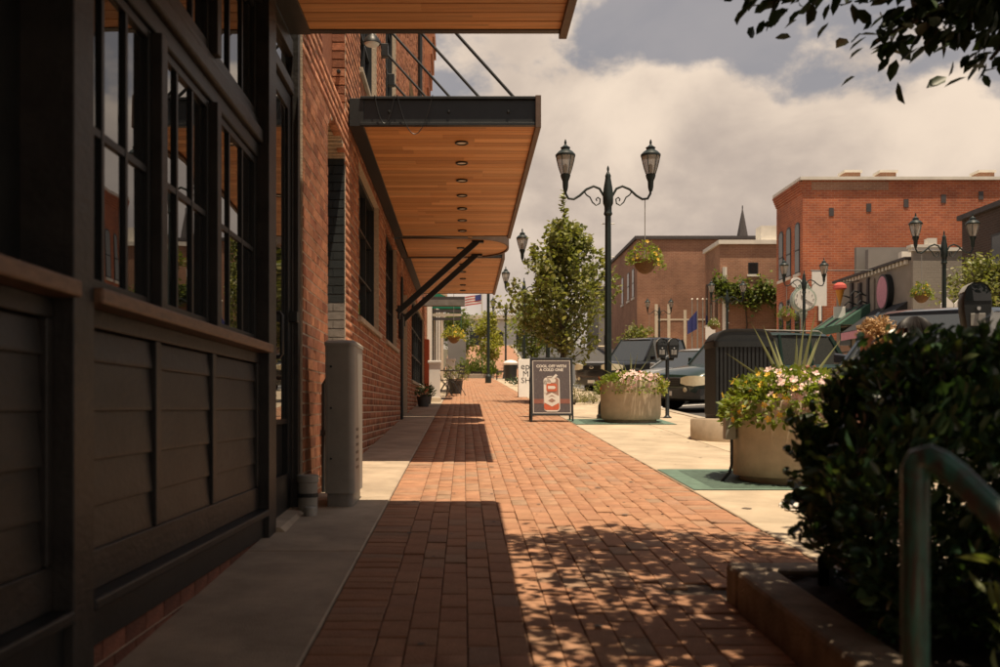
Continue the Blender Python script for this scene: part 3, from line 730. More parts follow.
# hedge
def hedge_top(x):
    if x < 1.30: return .74+(x-1.0)*1.05
    if x < 1.55: return 1.03+(x-1.30)*.36
    return 1.115+.03*math.sin(x*9)
hd = thing('hedge', 'dense dark glossy leaved hedge in the planting bed by green rail', 'hedge', (2.2, 3.1, G(3.1)+.1))
P = []; D = []
import itertools
def hnoise(x, y, z): return .5*math.sin(7.1*x+3*y)+.5*math.sin(6.3*z-5.2*y+1.7*x)+.35*math.sin(13*x+11*z)
cnt = 0
while cnt < 17000:
    x = rnd.uniform(1.0, 3.3); y = rnd.uniform(2.5, 3.85); z = rnd.uniform(.30, 1.25)
    if x > 2.1 and rnd.random() < .45: continue
    top = hedge_top(x)-.06*((y-3.15)/.6)**2+.07*hnoise(x, z, y*1.7)
    if z > top: continue
    lowx = 1.02+.27*max(0, min(1, (y-2.6)/1.1))+.13*max(0, (.62-z)/.35)+.115*hnoise(x, y, z)   # left face, undercut towards the soil
    front = 2.62+.10*hnoise(y, x, z)+ .12*max(0, (.55-z)/.3)
    if x < lowx or y < front or y > 3.72+.06*hnoise(z, x, y): continue
    d = min(x-lowx, y-front, top-z, 3.78-y)
    if rnd.random() > math.exp(-d/.11)+.10: continue
    cl = (x-lowx < .12)
    P.append((x, y, z)); D.append(((-.9 if cl else rnd.uniform(-.5, .5)), -.55, .5 if top-z > .1 else 1.0)); cnt += 1
put('foliage', leaf_mesh('foliage', np.array(P)-np.array(WL[hd.name]), D, .056, .52, .25, .55), M['hedge_leaf'], hd)
# upright shoots standing out of the hedge
P = []; D = []; tw = MB()
for i in range(170):
    x = rnd.choice([rnd.uniform(1.18, 1.9), rnd.uniform(1.05, 1.5)]); y = rnd.uniform(2.68, 3.6); z0 = hedge_top(x)-.12
    if i >= 46 and x < 1.14+.27*(y-2.6)/1.1: x += .3; z0 = hedge_top(x)-.12
    ln = rnd.uniform(.10, .22); dx, dy = rnd.uniform(-.35, .2), rnd.uniform(-.3, .3)
    if i < 46: y = rnd.uniform(2.9, 3.68); x = 1.09+.27*(y-2.6)/1.1; z0 = rnd.uniform(.45, .85); dx = -.9; ln = rnd.uniform(.08, .20)
    a = Vector((x, y, z0)); b = a+Vector((dx, dy, 1.0 if i >= 46 else .5))*ln; MB().tube([(a+Vector((.14, 0, -.06)) if i < 46 else a-Vector((0, 0, .1))), a, b], [.004, .003, .0015], 5).build('shoot', M['bark'], hd)
    for k in range(9):
        t = (k+1)/9; p = a.lerp(b, t); th = k*2.4; P.append(p); D.append((math.cos(th)*.9, math.sin(th)*.9, .55))
put('shoot_leaves', leaf_mesh('shoot_leaves', np.array(P)-np.array(WL[hd.name]), D, .056, .52, .25, .25), M['hedge_leaf'], hd)
for k in range(14):
    x = 1.42+.15*k+rnd.uniform(-.05, .05); y = rnd.uniform(2.9, 3.5); MB().tube([(x, y, G(y)+.05), (x+rnd.uniform(-.06, .06), y, .5), (x+rnd.uniform(-.12, .12), y-.1, .95)], [.016, .012, .006], 6).build('stem', M['bark'], hd)
gp = thing('lily_turf', 'pale striped grassy clump beside the green hand rail', 'plant', (1.42, 2.35, G(2.35)+.1))
P = []; D = []
for i in range(420):
    a = rnd.uniform(0, 2*PI); r = min(.2, abs(rnd.gauss(0, .11))); P.append((1.52+r*math.cos(a)*1.3, 2.38+r*math.sin(a)*.5, G(2.4)+.1+rnd.uniform(.0, .45))); D.append((math.cos(a)*.8, math.sin(a)*.8, .7))
put('leaves', leaf_mesh('leaves', np.array(P)-np.array(WL[gp.name]), D, .085, .26, .3, .4), M['grass_leaf'], gp)
rl = thing('hand_rail', 'green painted steel hand rail with worn bronze patches, sloping down steps', 'railing', (.755, 1.62, G(1.6)))
mat('rail_paint', (.030,.115,.088), .38, .45, 18, .2, 40, spec=.5, coat=.2)
n = M['rail_paint'].node_tree; p = n.nodes['Principled BSDF']; q = n.nodes.new('ShaderNodeTexNoise'); q.inputs['Scale'].default_value = 11; q.inputs['Detail'].default_value = 7
rr = n.nodes.new('ShaderNodeMapRange'); n.links.new(q.outputs[0], rr.inputs[0]); rr.inputs[1].default_value = .44; rr.inputs[2].default_value = .58
mx = n.nodes.new('ShaderNodeMix'); mx.data_type = 'RGBA'; n.links.new(rr.outputs[0], mx.inputs[0]); n.links.new(p.inputs['Base Color'].links[0].from_socket, mx.inputs[6]); mx.inputs[7].default_value = (.055, .040, .032, 1); n.links.new(mx.outputs[2], p.inputs['Base Color'])
MB().tube([(.752, 1.62, G(1.62)-.02), (.752, 1.62, .83)], .022, 20).build('post', M['rail_paint'], rl, smooth=True)
MB().tube([(.752, 1.62, .828), (.752, 1.62, .85), (.757, 1.617, .863), (.768, 1.608, .868), (.783, 1.594, .858), (.80, 1.577, .84), (1.10, 1.28, .42), (1.12, 1.26, .39)], .0222, 20).build('rail', M['rail_paint'], rl, smooth=True)
MB().tube([(1.12, 1.26, .39), (1.12, 1.26, G(1.2)-.02)], .0245, 20).build('post', M['rail_paint'], rl, smooth=True)
o = thing('ground_light', 'dark plastic garden light box half buried in the bed by the edging', 'light', (1.33, 3.62, G(3.6)+.12))
mb = MB(); mb.prism([(1.30, 3.58, .26), (1.30, 3.58, .40), (1.335, 3.60, .43), (1.345, 3.58, .26)], (.05, .06, 0)); mb.build('housing', M['car_trim'], o, bevel=.006)
MB().box(1.303, 1.34, 3.566, 3.5795, .30, .36).build('lens', M['far_glass'], o)
# ================================================================== ROUND CONCRETE PLANTERS
def flower_mesh(P, Dn, size):
    P = np.asarray(P); n = len(P); V = []; Q = []
    for i in range(n):
        d = Vector(Dn[i]).normalized(); a = d.cross(Vector((.3,.2,.9))).normalized(); b = d.cross(a); s = size*rnd.uniform(.7, 1.25); c = Vector(P[i]); r0 = rnd.uniform(0, 1)
        for k in range(5):
            t = r0+k*2*PI/5; e1 = a*math.cos(t-.5)+b*math.sin(t-.5); e2 = a*math.cos(t+.5)+b*math.sin(t+.5); em = a*math.cos(t)+b*math.sin(t)
            n0 = len(V); V += [c, c+e1*s*.75+d*s*.12, c+em*s+d*s*.25, c+e2*s*.75+d*s*.12]; Q.append((n0, n0+1, n0+2, n0+3))
    return np_mesh('flowers', [tuple(v) for v in V], Q)
def blade(par, base, tip, w, name='blade'):
    base = Vector(base); tip = Vector(tip); d = tip-base; s = d.cross(Vector((0,1,.2))).normalized(); mb = MB(); m = 6; vs = []
    for i in range(m+1):
        t = i/m; c = base+d*t+Vector((0,0,-.10*d.length*t*t*(d.xy.length/d.length))); ww = w*(.55+.9*t if t < .35 else .9*(1-(t-.35)/.65)+.03)
        vs += [c-s*ww, c+Vector((0,-1,.3)).normalized()*ww*.35, c+s*ww]
    fs = []
    for i in range(m):
        for k in range(2): fs.append((3*i+k, 3*i+k+1, 3*i+k+4, 3*i+k+3))
    mb.add(vs, fs); mb.build(name, M['blade_leaf'], par, smooth=True)
def planter(cx, cy, label, kind):
    zg = G(cy); R = .47
    t = thing('round_planter', label, 'planter', (cx, cy, zg), 0, 'round concrete planters on the sidewalk')
    b0 = zg+.045
    mb = MB(); mb.lathe([(R*.955,0),(R*.97,.02),(R,.08),(R*1.005,.5),(R*1.005,.575),(R*.99,.592),(R*.90,.595),(R*.885,.56),(R*.875,.46)], 56, (cx, cy, b0)); mb.build('tub', M['planter_concrete'], t, smooth=True)
    MB().lathe([(R*.86,-.12),(R*.86,.044)], 40, (cx, cy, zg+.001)).build('plinth', M['kerb_concrete'], t)
    MB().lathe([(R*.875,0),(.0,.03)], 30, (cx, cy, b0+.50), cap=False).build('soil', M['mulch'], t)
    zt = b0+.56; groups = {}
    def scatter(m, n, f, size, wid, fl=False):
        P = []; D = []
        while len(P) < n:
            r = R*1.16*math.sqrt(rnd.random()); a = rnd.uniform(0, 2*PI); x, y = r*math.cos(a), r*math.sin(a)
            if not f(x, y): continue
            dome = (.29 if kind == 0 else .18)*math.sqrt(max(0, 1-(r/(R*1.2))**2)); z = zt+rnd.uniform(-.02, 1)*dome
            if r > R*.98: z = zt+rnd.uniform(-.16, .06)
            P.append((cx+x, cy+y, z)); D.append((x/R*.9, y/R*.9, .5 if r < R else -.15))
        if fl:
            P = [(p[0]+d[0]*.03, p[1]+d[1]*.03-.005, p[2]+.03) for p, d in zip(P, D)]
            return flower_mesh(np.array(P)-np.array(WL[t.name]), D, size)
        return leaf_mesh('leaves', np.array(P)-np.array(WL[t.name]), D, size, wid, .2, .5)
    if kind == 0:   # near one: yellow lantana left, pink vinca, spikes
        put('foliage', scatter('', 1500, lambda x, y: x < .02, .062, .55), M['bright_leaf'], t)
        put('foliage', scatter('', 1500, lambda x, y: x > -.08, .07, .5), M['bright_leaf'], t)
        put('yellow_flowers', scatter('', 55, lambda x, y: x < -.12, .026, .5, True), M['flower_yellow'], t, kind='stuff')
        put('pink_flowers', scatter('', 170, lambda x, y: -.25 < x < .45 and y < .1, .032, .5, True), M['flower_pink'], t, kind='stuff')
        put('red_flowers', scatter('', 26, lambda x, y: x > .0 and y > -.1, .028, .5, True), M['flower_red'], t, kind='stuff')
        tips = [(-.33,.05,.62),(-.22,.1,.60),(-.55,.0,.42),(-.45,-.2,.22),(.02,0,.52),(.06,.1,.45),(.10,.05,.62),(.16,-.05,.70),(.22,.1,.5),(.42,.1,.52),(.5,0,.40),(.60,-.1,.28),(.3,.2,.58),(-.1,.2,.5)]
        for x, y, z in tips: blade(t, (cx+.02+x*.05, cy+y*.1, zt+.02), (cx+.02+x, cy+y, zt+z*1.12), .018)
    elif kind == 1:
        put('foliage', scatter('', 700, lambda x, y: x < -.05, .06, .5), M['bright_leaf'], t)
        put('foliage', scatter('', 1300, lambda x, y: x > -.3, .06, .5), M['bright_leaf'], t)
        put('foliage', scatter('', 260, lambda x, y: x > .3, .07, .5), M['yellow_leaf'], t)
        put('pink_flowers', scatter('', 190, lambda x, y: x > -.22 and y < .1, .034, .5, True), M['flower_pink'], t, kind='stuff')
        put('red_flowers', scatter('', 26, lambda x, y: -.05 < x < .25 and y > -.15, .035, .5, True), M['flower_red'], t, kind='stuff')
        put('red_flowers', scatter('', 7, lambda x, y: x < -.36, .03, .5, True), M['flower_red'], t, kind='stuff')
        for x, y, z in [(-.35,.1,.42),(-.5,0,.3),(-.25,.1,.5),(.0,0,.5),(.04,.1,.44),(.3,.1,.42),(.1,-.1,.5),(-.12,0,.36)]: blade(t, (cx+x*.1, cy+y*.2, zt+.02), (cx+x, cy+y, zt+z), .012)
    # green iron tree grate the tub stands on
    gr = thing('tree_grate', ['green iron tree grate under the planter with spiky leaves and yellow flowers', 'green iron tree grate under the planter with red and pale pink flowers'][kind], 'grate', (cx, cy, zg), 0, None)
    mb = MB(); w = 1.5 if kind == 0 else 1.15; x0, x1, y0, y1 = (1.70, cx+.60, cy-.62, cy+.75)
    for (a, b, c, d) in ((x0, x1, y0, y0+.08), (x0, x1, y1-.08, y1), (x0, x0+.16, y0+.08, y1-.08), (x1-.16, x1, y0+.08, y1-.08)):
        mb.add([(a,c,G(c)+.008),(b,c,G(c)+.008),(b,d,G(d)+.008),(a,d,G(d)+.008)], [(0,1,2,3)])
    mb.build('frame', M['grate_green'], gr)
    y = y0+.09
    while y < y1-.1:
        MB().add([(x0+.161,y,G(y)+.009),(x1-.161,y,G(y)+.009),(x1-.161,y+.026,G(y+.026)+.009),(x0+.161,y+.026,G(y+.026)+.009)], [(0,1,2,3)]).build('bar', M['grate_green'], gr); y += .045
    MB().add([(x0,y0,G(y0)+.004+.0005),(x1,y0,G(y0)+.0045),(x1,y1,G(y1)+.0045),(x0,y1,G(y1)+.0045)], [(0,1,2,3)]).build('pit', M['rubber'], gr)
    return t
p2 = planter(2.63, 7.80, 'round concrete planter with spiky leaves and yellow and pink flowers, near hedge', 0)
p1 = planter(2.63, 15.35, 'round concrete planter of red and pale pink flowers beside the chalk poster board', 1)
ib = thing('irrigation_box', 'small grey irrigation box on a bent pipe beside spiky planter', 'box', (2.09, 7.72, G(7.7)))
MB().box(2.065, 2.15, 7.68, 7.76, .70, .87).build('case', M['box_grey'], ib, bevel=.008)
MB().tube([(2.12, 7.70, .70), (2.12, 7.70, .50), (2.10, 7.69, .44), (2.05, 7.68, .385), (2.03, 7.68, .36)], .012, 8).build('pipe', M['black_steel'], ib, smooth=True)
# ================================================================== LITTER BIN ON A CONCRETE BASE
lb = tag(MB().lathe([(.50,-.06),(.505,-.02),(.505,.24),(.49,.258)], 44, (3.30, 11.95, G(11.95))).build('bin_base', M['planter_concrete'], smooth=True), 'low round concrete block carrying the black litter bin', 'concrete block')
bn = thing('litter_bin', 'black slatted steel litter bin with arched top on round concrete block', 'bin', (3.38, 11.95, G(11.95)+.258))
bz = G(11.95)+.258
def rr_pts(w, d, r, n=5):
    out = []
    for cx, cy, a in ((w-r, d-r, 0), (-w+r, d-r, 90), (-w+r, -d+r, 180), (w-r, -d+r, 270)):
        for k in range(n): t = math.radians(a+90*k/(n-1)); out.append((cx+r*math.cos(t), cy+r*math.sin(t)))
    return out
bp = [(3.38+x, 11.95+y) for x, y in rr_pts(.36, .27, .06)]
for za, zb, e in ((0, .05, .0), (.86, .93, .012)):
    MB().loft([[(x+(x-3.38)*e*3, y+(y-11.95)*e*3, bz+z) for x, y in bp] for z in (za, zb)]).build('band', M['black_steel'], bn, smooth=True)
MB().loft([[(3.38+(x-3.38)*.93, 11.95+(y-11.95)*.93, bz+z) for x, y in bp] for z in (.05, .88)]).build('liner', M['rubber'], bn)
for i in range(15):
    x = 3.38-.336+.048*i
    for yy in (11.95-.268, 11.95+.248): MB().box(x-.014, x+.014, yy, yy+.02, bz+.05, bz+.86).build('slat', M['black_steel'], bn)
for i in range(11):
    y = 11.95-.24+.048*i
    for xx in (3.38-.358, 3.38+.338): MB().box(xx, xx+.02, y-.014, y+.014, bz+.05, bz+.86).build('slat', M['black_steel'], bn)
arc = [(3.38-.36+.72*t, bz+.93+.13*(1-(2*t-1)**6)) for t in [k/14 for k in range(15)]]
for yy in (11.71, 12.17): MB().tube([(x, yy, z) for x, z in arc], .016, 7).build('hood_rail', M['black_steel'], bn, smooth=True)
mb = MB(); mb.loft([[(x, 11.69, z), (x, 12.19, z), (x, 12.19, z+.02), (x, 11.69, z+.02)] for x, z in arc]); mb.build('hood', M['rubber'], bn, smooth=True)
for yy in (11.70, 12.16): MB().prism([(x, yy, z) for x, z in arc]+[(3.74, yy, bz+.93), (3.02, yy, bz+.93)], (0, .012, 0)).build('hood_panel', M['black_steel'], bn)
# ================================================================== PARKING METERS
def meter_head(par, cx, z0, faceang=0):
    mb = MB(); pr = []
    prof = [(-.062, 0), (-.070, .05), (-.085, .15), (-.088, .21), (-.080, .262), (-.058, .302), (-.025, .323), (.025, .323), (.058, .302), (.080, .262), (.088, .21), (.085, .15), (.070, .05), (.062, 0)]
    mb.loft([[(cx+x*s, y, z0+z) for x, z in prof] for y, s in ((-.062, .92), (-.05, 1), (.05, 1), (.062, .92))]); h = mb.build('head', M['black_steel'], par, smooth=True, local=True)
    q = MB(); arc = [(x, z) for x, z in prof[3:11]]; q.loft([[(cx+x*1.02, y, z0+z*1.004), (cx+x*.985, y, z0+z*1.012)] for (x, z) in arc for y in (0,)] if 0 else [[(cx+x*.90, -.0655, z0+.012+z*.94) for x, z in prof[3:11]], [(cx+x*.90, -.062, z0+.012+z*.94) for x, z in prof[3:11]]]); q.build('window', M['far_glass'], h, local=True)
    MB().box(cx-.045, cx+.045, -.068, -.0625, z0+.05, z0+.13).build('coin_plate', M['galv'], h, local=True, bevel=.003)
    MB().lathe([(.012,0),(.012,.02)], 10).build('coin_knob', M['chrome'], h, local=True).matrix_local = Matrix.Translation((cx, -.066, z0+.16)) @ Matrix.Rotation(PI/2, 4, 'X')
    q = MB(); q.loft([[(cx+x*1.03, y, z0+.004+z*1.012) for x, z in prof[4:10]] for y in (-.064, .064)], cap=False); q.build('dome', M['galv'], h, smooth=True, local=True)
def meter(x, y, n, label, rz=0, up=0):
    t = thing('parking_meter', label, 'parking meter', (x, y, G(y)), rz, 'parking meters along the kerb')
    MB().lathe([(.075,-.02),(.075,.015),(.05,.03),(.034,.05),(.031,1.0+up)], 16).build('post', M['black_steel'], t, smooth=True, local=True)
    if n == 2:
        MB().tube([(-.10, 0, 1.03), (-.10, 0, .995), (.10, 0, .995), (.10, 0, 1.03)], .024, 8).build('yoke', M['black_steel'], t, local=True)
        meter_head(t, -.10, 1.02); meter_head(t, .10, 1.02)
    else: meter_head(t, 0, 1.0+up)
    return t
meter(3.44, 16.45, 2, 'twin headed parking meter behind the planter of red and pink flowers')
meter(3.76, 12.75, 2, 'twin headed parking meter peeking over the black litter bin', .5)
meter(3.31, 6.30, 1, 'single headed parking meter rising behind the hedge beside seated people', -.2, .13)
# ================================================================== LAMP POSTS
def lamp_proto():
    t = thing('street_lamp', '', 'street lamp', (0,0,0)); Gm = M['lamp_green']
    MB().lathe([(.19,-.05),(.19,.06),(.17,.08),(.165,.22),(.13,.30),(.11,.50),(.085,.56),(.092,.60),(.07,.64)], 16).build('base', Gm, t, smooth=True, local=True)
    mb = MB(); n = 16; prs = []
    for z, r in ((.62, .062), (2.2, .056), (3.35, .050)): prs.append([((r*(1 if k % 2 else .88))*math.cos(2*PI*k/n), (r*(1 if k % 2 else .88))*math.sin(2*PI*k/n), z) for k in range(n)])
    mb.loft(prs); mb.build('pole', Gm, t, local=True)
    MB().lathe([(.055,3.30),(.075,3.33),(.062,3.37),(.062,3.45),(.085,3.50),(.088,3.62),(.075,3.75),(.055,3.86),(.045,3.92),(.05,3.95),(.03,3.99),(.014,4.02),(.022,4.06),(.012,4.10),(.0,4.12)], 14).build('cap', Gm, t, smooth=True, local=True)
    for z in (2.63, 3.17): MB().tube([(-.11, 0, z), (.11, 0, z)], .008, 6).build('banner_bar', M['galv'], t, local=True)
    for s in (-1, 1):
        c = [(.07,3.62),(.14,3.74),(.24,3.78),(.36,3.73),(.47,3.63),(.57,3.57),(.66,3.58),(.705,3.66),(.71,3.76)]
        a = MB().tube([(s*x, 0, z) for x, z in c], .02, 8).build('arm', Gm, t, smooth=True, local=True)
        sc = [(.40,3.70),(.36,3.64),(.30,3.60),(.26,3.52),(.20,3.47),(.14,3.50),(.13,3.57),(.17,3.60),(.20,3.57),(.185,3.54)]
        MB().tube([(s*x, 0, z) for x, z in sc], .012, 6).build('scroll', Gm, a, smooth=True, local=True)
        lo = MB().lathe([(.03,3.70),(.045,3.76),(.05,3.86),(.075,3.92),(.085,3.96),(.06,3.98)], 14, (s*.71,0,0)).build('lantern', Gm, t, smooth=True, local=True)
        MB().lathe([(.075,3.975),(.11,4.08),(.14,4.20),(.152,4.275)], 16, (s*.71,0,0)).build('globe', M['lamp_glass'], lo, smooth=True, local=True)
        MB().lathe([(.165,4.262),(.168,4.29),(.12,4.34),(.075,4.37),(.07,4.40),(.085,4.405),(.045,4.43),(.016,4.46),(.022,4.49),(.008,4.54)], 16, (s*.71,0,0)).build('hood', Gm, lo, smooth=True, local=True)
        MB().lathe([(.02,3.98),(.03,4.05),(.03,4.12),(.0,4.15)], 8, (s*.71,0,0)).build('bulb', M['lamp_white'], lo, smooth=True, local=True)
        for k in range(6):
            q = 2*PI*k/6; cc, ss = math.cos(q), math.sin(q)
            MB().tube([(s*.71+.078*cc, .078*ss, 3.975), (s*.71+.113*cc, .113*ss, 4.08), (s*.71+.143*cc, .143*ss, 4.2), (s*.71+.156*cc, .156*ss, 4.27)], .006, 4).build('rib', Gm, lo, local=True)
    return t
lamp0 = lamp_proto(); first = True
LAMPS = [(2.40, 16.2, 'black twin lantern street lamp with flower basket behind the red flowered planter'),
 (2.33, 27.0, 'black twin lantern street lamp half hidden by the pear tree'),
 (2.33, 37.7, 'black twin lantern street lamp just past the pear tree along the brick pavement'),
 (2.36, 55.0, 'last black twin lantern lamp before the pavement steps up'),
 (11.95, 24.2, 'black twin lantern street lamp standing before the grey painted shop side wall'),
 (12.1, 34.6, 'black twin lantern street lamp beside the street clock'),
 (11.8, 43.6, 'black twin lantern street lamp in front of the ivy covered brick wall'),
 (11.85, 59.0, 'black twin lantern street lamp before the plain brown brick building')]
lamps = []
for x, y, lab in LAMPS:
    o = lamp0 if first else copy_tree(lamp0); first = False
    o.location = (x, y, G(y)); o['label'] = lab; o['group'] = 'twin lantern street lamps'; o.scale = (1, 1, 1.026); lamps.append(o); WL[o.name] = Vector((x, y, G(y)))
# hanging baskets
def basket(x, y, ztop, zb, label, fm, leafm='bright_leaf', R=.21, rod=True):
    t = thing('hanging_basket', label, 'hanging basket', (x, y, zb))
    if rod: MB().tube([(x, y, ztop), (x, y, zb+.34)], .008, 6).build('rod', M['galv'], t)
    MB().lathe([(.04,-.20),(.10,-.17),(.16,-.10),(.195,0),(.205,.02),(.17,.015)], 16, (x, y, zb)).build('liner', M['coir'], t, smooth=True)
    for k in range(3):
        a = 2*PI*k/3+.3; MB().tube([(x+.2*math.cos(a), y+.2*math.sin(a), zb), (x, y, zb+.36)], .004, 4).build('chain', M['galv'], t)
    P = []; D = []
    for i in range(620):
        a = rnd.uniform(0, 2*PI); r = R*1.15*math.sqrt(rnd.random()); z = zb+rnd.uniform(-.05, .34*(1-(r/(R*1.25))**2)+.02)-(.12*rnd.random() if r > R and math.cos(a) > .2 else 0)
        P.append((x+r*math.cos(a), y+r*math.sin(a), z)); D.append((math.cos(a), math.sin(a), .3))
    put('foliage', leaf_mesh('foliage', np.array(P)-np.array(WL[t.name]), D, .06, .5, .2, .5), M[leafm], t)
    k = rng.choice(len(P), 30, replace=False); put('flowers', flower_mesh((np.array(P)+np.array(D)*.03)[k]-np.array(WL[t.name]), [D[i] for i in k], .032), M[fm], t, kind='stuff')
zz = G(16.2)
basket(2.40+.615, 16.2, zz+3.66, zz+2.62, 'hanging basket of yellow flowers swinging from the lamp by the red flowered planter', 'flower_yellow', 'bright_leaf', R=.27)
basket(11.95-.56, 24.2, G(24.2)+3.66, G(24.2)+2.62, 'hanging basket of yellow flowers on lamp before the grey shop wall', 'flower_yellow')
basket(12.1-.62, 34.6, G(34.6)+3.66, G(34.6)+2.60, 'hanging basket of pink purple flowers beside the street clock', 'flower_purple', R=.25)
basket(11.8-.6, 43.6, G(43.6)+3.66, G(43.6)+2.6, 'small hanging basket on lamp before the ivy wall', 'flower_pink')
basket(11.85-.6, 59, G(59)+3.66, G(59)+2.6, 'small far hanging basket on lamp before plain brown building', 'flower_pink')
# ================================================================== SIGN BOARDS
def text_mesh(s, size, bold=.0):
    cu = bpy.data.curves.new('t', 'FONT'); cu.body = s; cu.size = size; cu.align_x = 'CENTER'; cu.offset = bold; cu.resolution_u = 2
    o = bpy.data.objects.new('t', cu); COL.objects.link(o); me = bpy.data.meshes.new_from_object(o); bpy.data.objects.remove(o); return me
mat('poster', (.105,.085,.085), .55, .15, 30); mat('poster_line', (.72,.66,.58), .6, .06); mat('poster_red', (.55,.12,.05), .6, .15, 20)
mat('poster_brown', (.33,.20,.15), .6, .1); mat('poster_band', (.26,.10,.07), .6, .2, 12); mat('ink', (.03,.03,.035), .6, .1)
def sheet(mb, pts, y): mb.add([(x, y, z) for x, z in pts], [tuple(range(len(pts)))])
def a_board(x, y, w, h, label, lean=.16, frame='black_steel'):
    t = thing('sandwich_board', label, 'sign board', (x, y, G(y)), 0)
    return t
ab = a_board(1.40, 15.65, .70, 1.03, 'black framed sandwich board with printed poster of a drinks can')
w, h, lean = .34, 1.03, .16
def tilt(o): o.matrix_local = Matrix.Translation((0, -.22, 0)) @ Matrix.Rotation(-math.atan(.2/1.03), 4, 'X'); return o
mb = MB(); f = .028
mb.box(-w, -w+f, -.012, .012, -.01, h); mb.box(w-f, w, -.012, .012, -.01, h); mb.box(-w+f, w-f, -.011, .011, h-f, h); mb.box(-w+f, w-f, -.011, .011, .09, .09+f)
fr = tilt(mb.build('front_frame', M['black_steel'], ab, local=True, bevel=.003))
mb = MB(); mb.box(-w, -w+f, -.012, .012, -.01, h); mb.box(w-f, w, -.012, .012, -.01, h); mb.box(-w+f, w-f, -.011, .011, h-f, h); mb.box(-w+f, w-f, -.005, .005, .09, h-f)
bk = mb.build('back_panel', M['black_steel'], ab, local=True); bk.matrix_local = Matrix.Translation((0, .20, G(15.85)-G(15.65))) @ Matrix.Rotation(math.atan(.2/1.03), 4, 'X')
po = MB().box(-w+f, w-f, -.004, .004, .09+f, h-f).build('poster', M['poster'], fr, local=True)
def pflat(name, m, polys, yy):
    mb = MB()
    for pl in polys: sheet(mb, pl, yy)
    return mb.build(name, M[m], fr, local=True)
a0, a1, b0, b1 = -w+f+.012, w-f-.012, .09+f+.012, h-f-.012; e = .009
pflat('border_line', 'poster_line', [[(a0,b0),(a1,b0),(a1,b0+e),(a0,b0+e)], [(a0,b1-e),(a1,b1-e),(a1,b1),(a0,b1)], [(a0,b0+e),(a0+e,b0+e),(a0+e,b1-e),(a0,b1-e)], [(a1-e,b0+e),(a1,b0+e),(a1,b1-e),(a1-e,b1-e)]], -.0055)
pflat('red_band', 'poster_band', [[(a0+e,.285),(a1-e,.285),(a1-e,.36),(a0+e,.36)]], -.0055)
def rrect(cx, cz, hw, hh, r, n=6):
    out = []
    for x, z, a in ((cx+hw-r, cz+hh-r, 0), (cx-hw+r, cz+hh-r, 90), (cx-hw+r, cz-hh+r, 180), (cx+hw-r, cz-hh+r, 270)):
        for k in range(n): t = math.radians(a+90*k/(n-1)); out.append((x+r*math.cos(t), z+r*math.sin(t)))
    return out
pflat('can_outline', 'poster_line', [rrect(0, .435, .128, .275, .05)], -.007)
pflat('can_body', 'poster_brown', [rrect(.012, .44, .10, .262, .04)], -.0085)
pflat('can_foam', 'poster_line', [rrect(-.07, .635, .06, .05, .045), rrect(-.098, .56, .026, .11, .025), rrect(-.005, .66, .07, .035, .03)], -.010)
pflat('can_base', 'poster_red', [rrect(-.005, .245, .122, .065, .045)], -.0103)
pflat('can_label', 'poster_line', [[(-.12,.30),(.0,.235),(.12,.30),(.12,.40),(.0,.462),(-.12,.40)]], -.012)
pflat('can_badge', 'poster_red', [rrect(0, .545, .085, .065, .03)], -.012)
pflat('can_badge_print', 'poster_line', [[(-.06,.52),(.045,.52),(.065,.545),(.045,.57),(-.06,.57)]], -.0135)
pflat('can_label_print', 'poster_brown', [[(-.06,.33),(.0,.30),(.06,.33),(.0,.37)], [(-.06,.385),(.0,.425),(.06,.385),(.0,.405)]], -.0137)
pflat('can_tab', 'poster_line', [[(.0,.70),(.07,.77),(.10,.74),(.03,.68)], [(-.07,.712),(.01,.722),(.01,.735),(-.07,.728)]], -.0115)
pflat('can_rim', 'poster_line', [rrect(.0, .165, .09, .012, .01)], -.0117)
for s, zz in (('COOL OFF WITH', .875), ('A COLD ONE', .815)):
    me = text_mesh(s, .062, .0025); o = put('lettering', me, M['poster_line'], fr); o.rotation_euler = (PI/2, 0, 0); o.location = (0, -.0065, zz)
dots = [(rnd.uniform(a0+.03, a1-.03), rnd.uniform(.45, .8)) for _ in range(14)]
pflat('chalk_specks', 'poster_line', [[(x-.003, z), (x, z-.003), (x+.003, z), (x, z+.003)] for x, z in dots if abs(x) > .14], -.0065)
wb = thing('sandwich_board', 'white sandwich board with black hand lettering behind the poster board', 'sign board', (1.80, 26.4, G(26.4)))
mb = MB(); mb.box(-.33, .33, -.012, .012, -.01, 1.04); f1 = mb.build('front_panel', M['white'], wb, local=True, bevel=.004); f1.matrix_local = Matrix.Translation((0, -.2, 0)) @ Matrix.Rotation(-math.atan(.2/1.03), 4, 'X')
mb = MB(); mb.box(-.33, .33, -.012, .012, -.01, 1.04); f2 = mb.build('back_panel', M['white'], wb, local=True, bevel=.004); f2.matrix_local = Matrix.Translation((0, .2, G(26.6)-G(26.4))) @ Matrix.Rotation(math.atan(.2/1.03), 4, 'X')
for s, x, zz, sz in (('ep', -.14, .76, .26), ('M', -.13, .56, .22), ('SH', -.13, .38, .22)):
    o = put('lettering', text_mesh(s, sz, .0), M['ink'], f1); o.rotation_euler = (PI/2, 0, 0); o.location = (x, -.0145, zz)
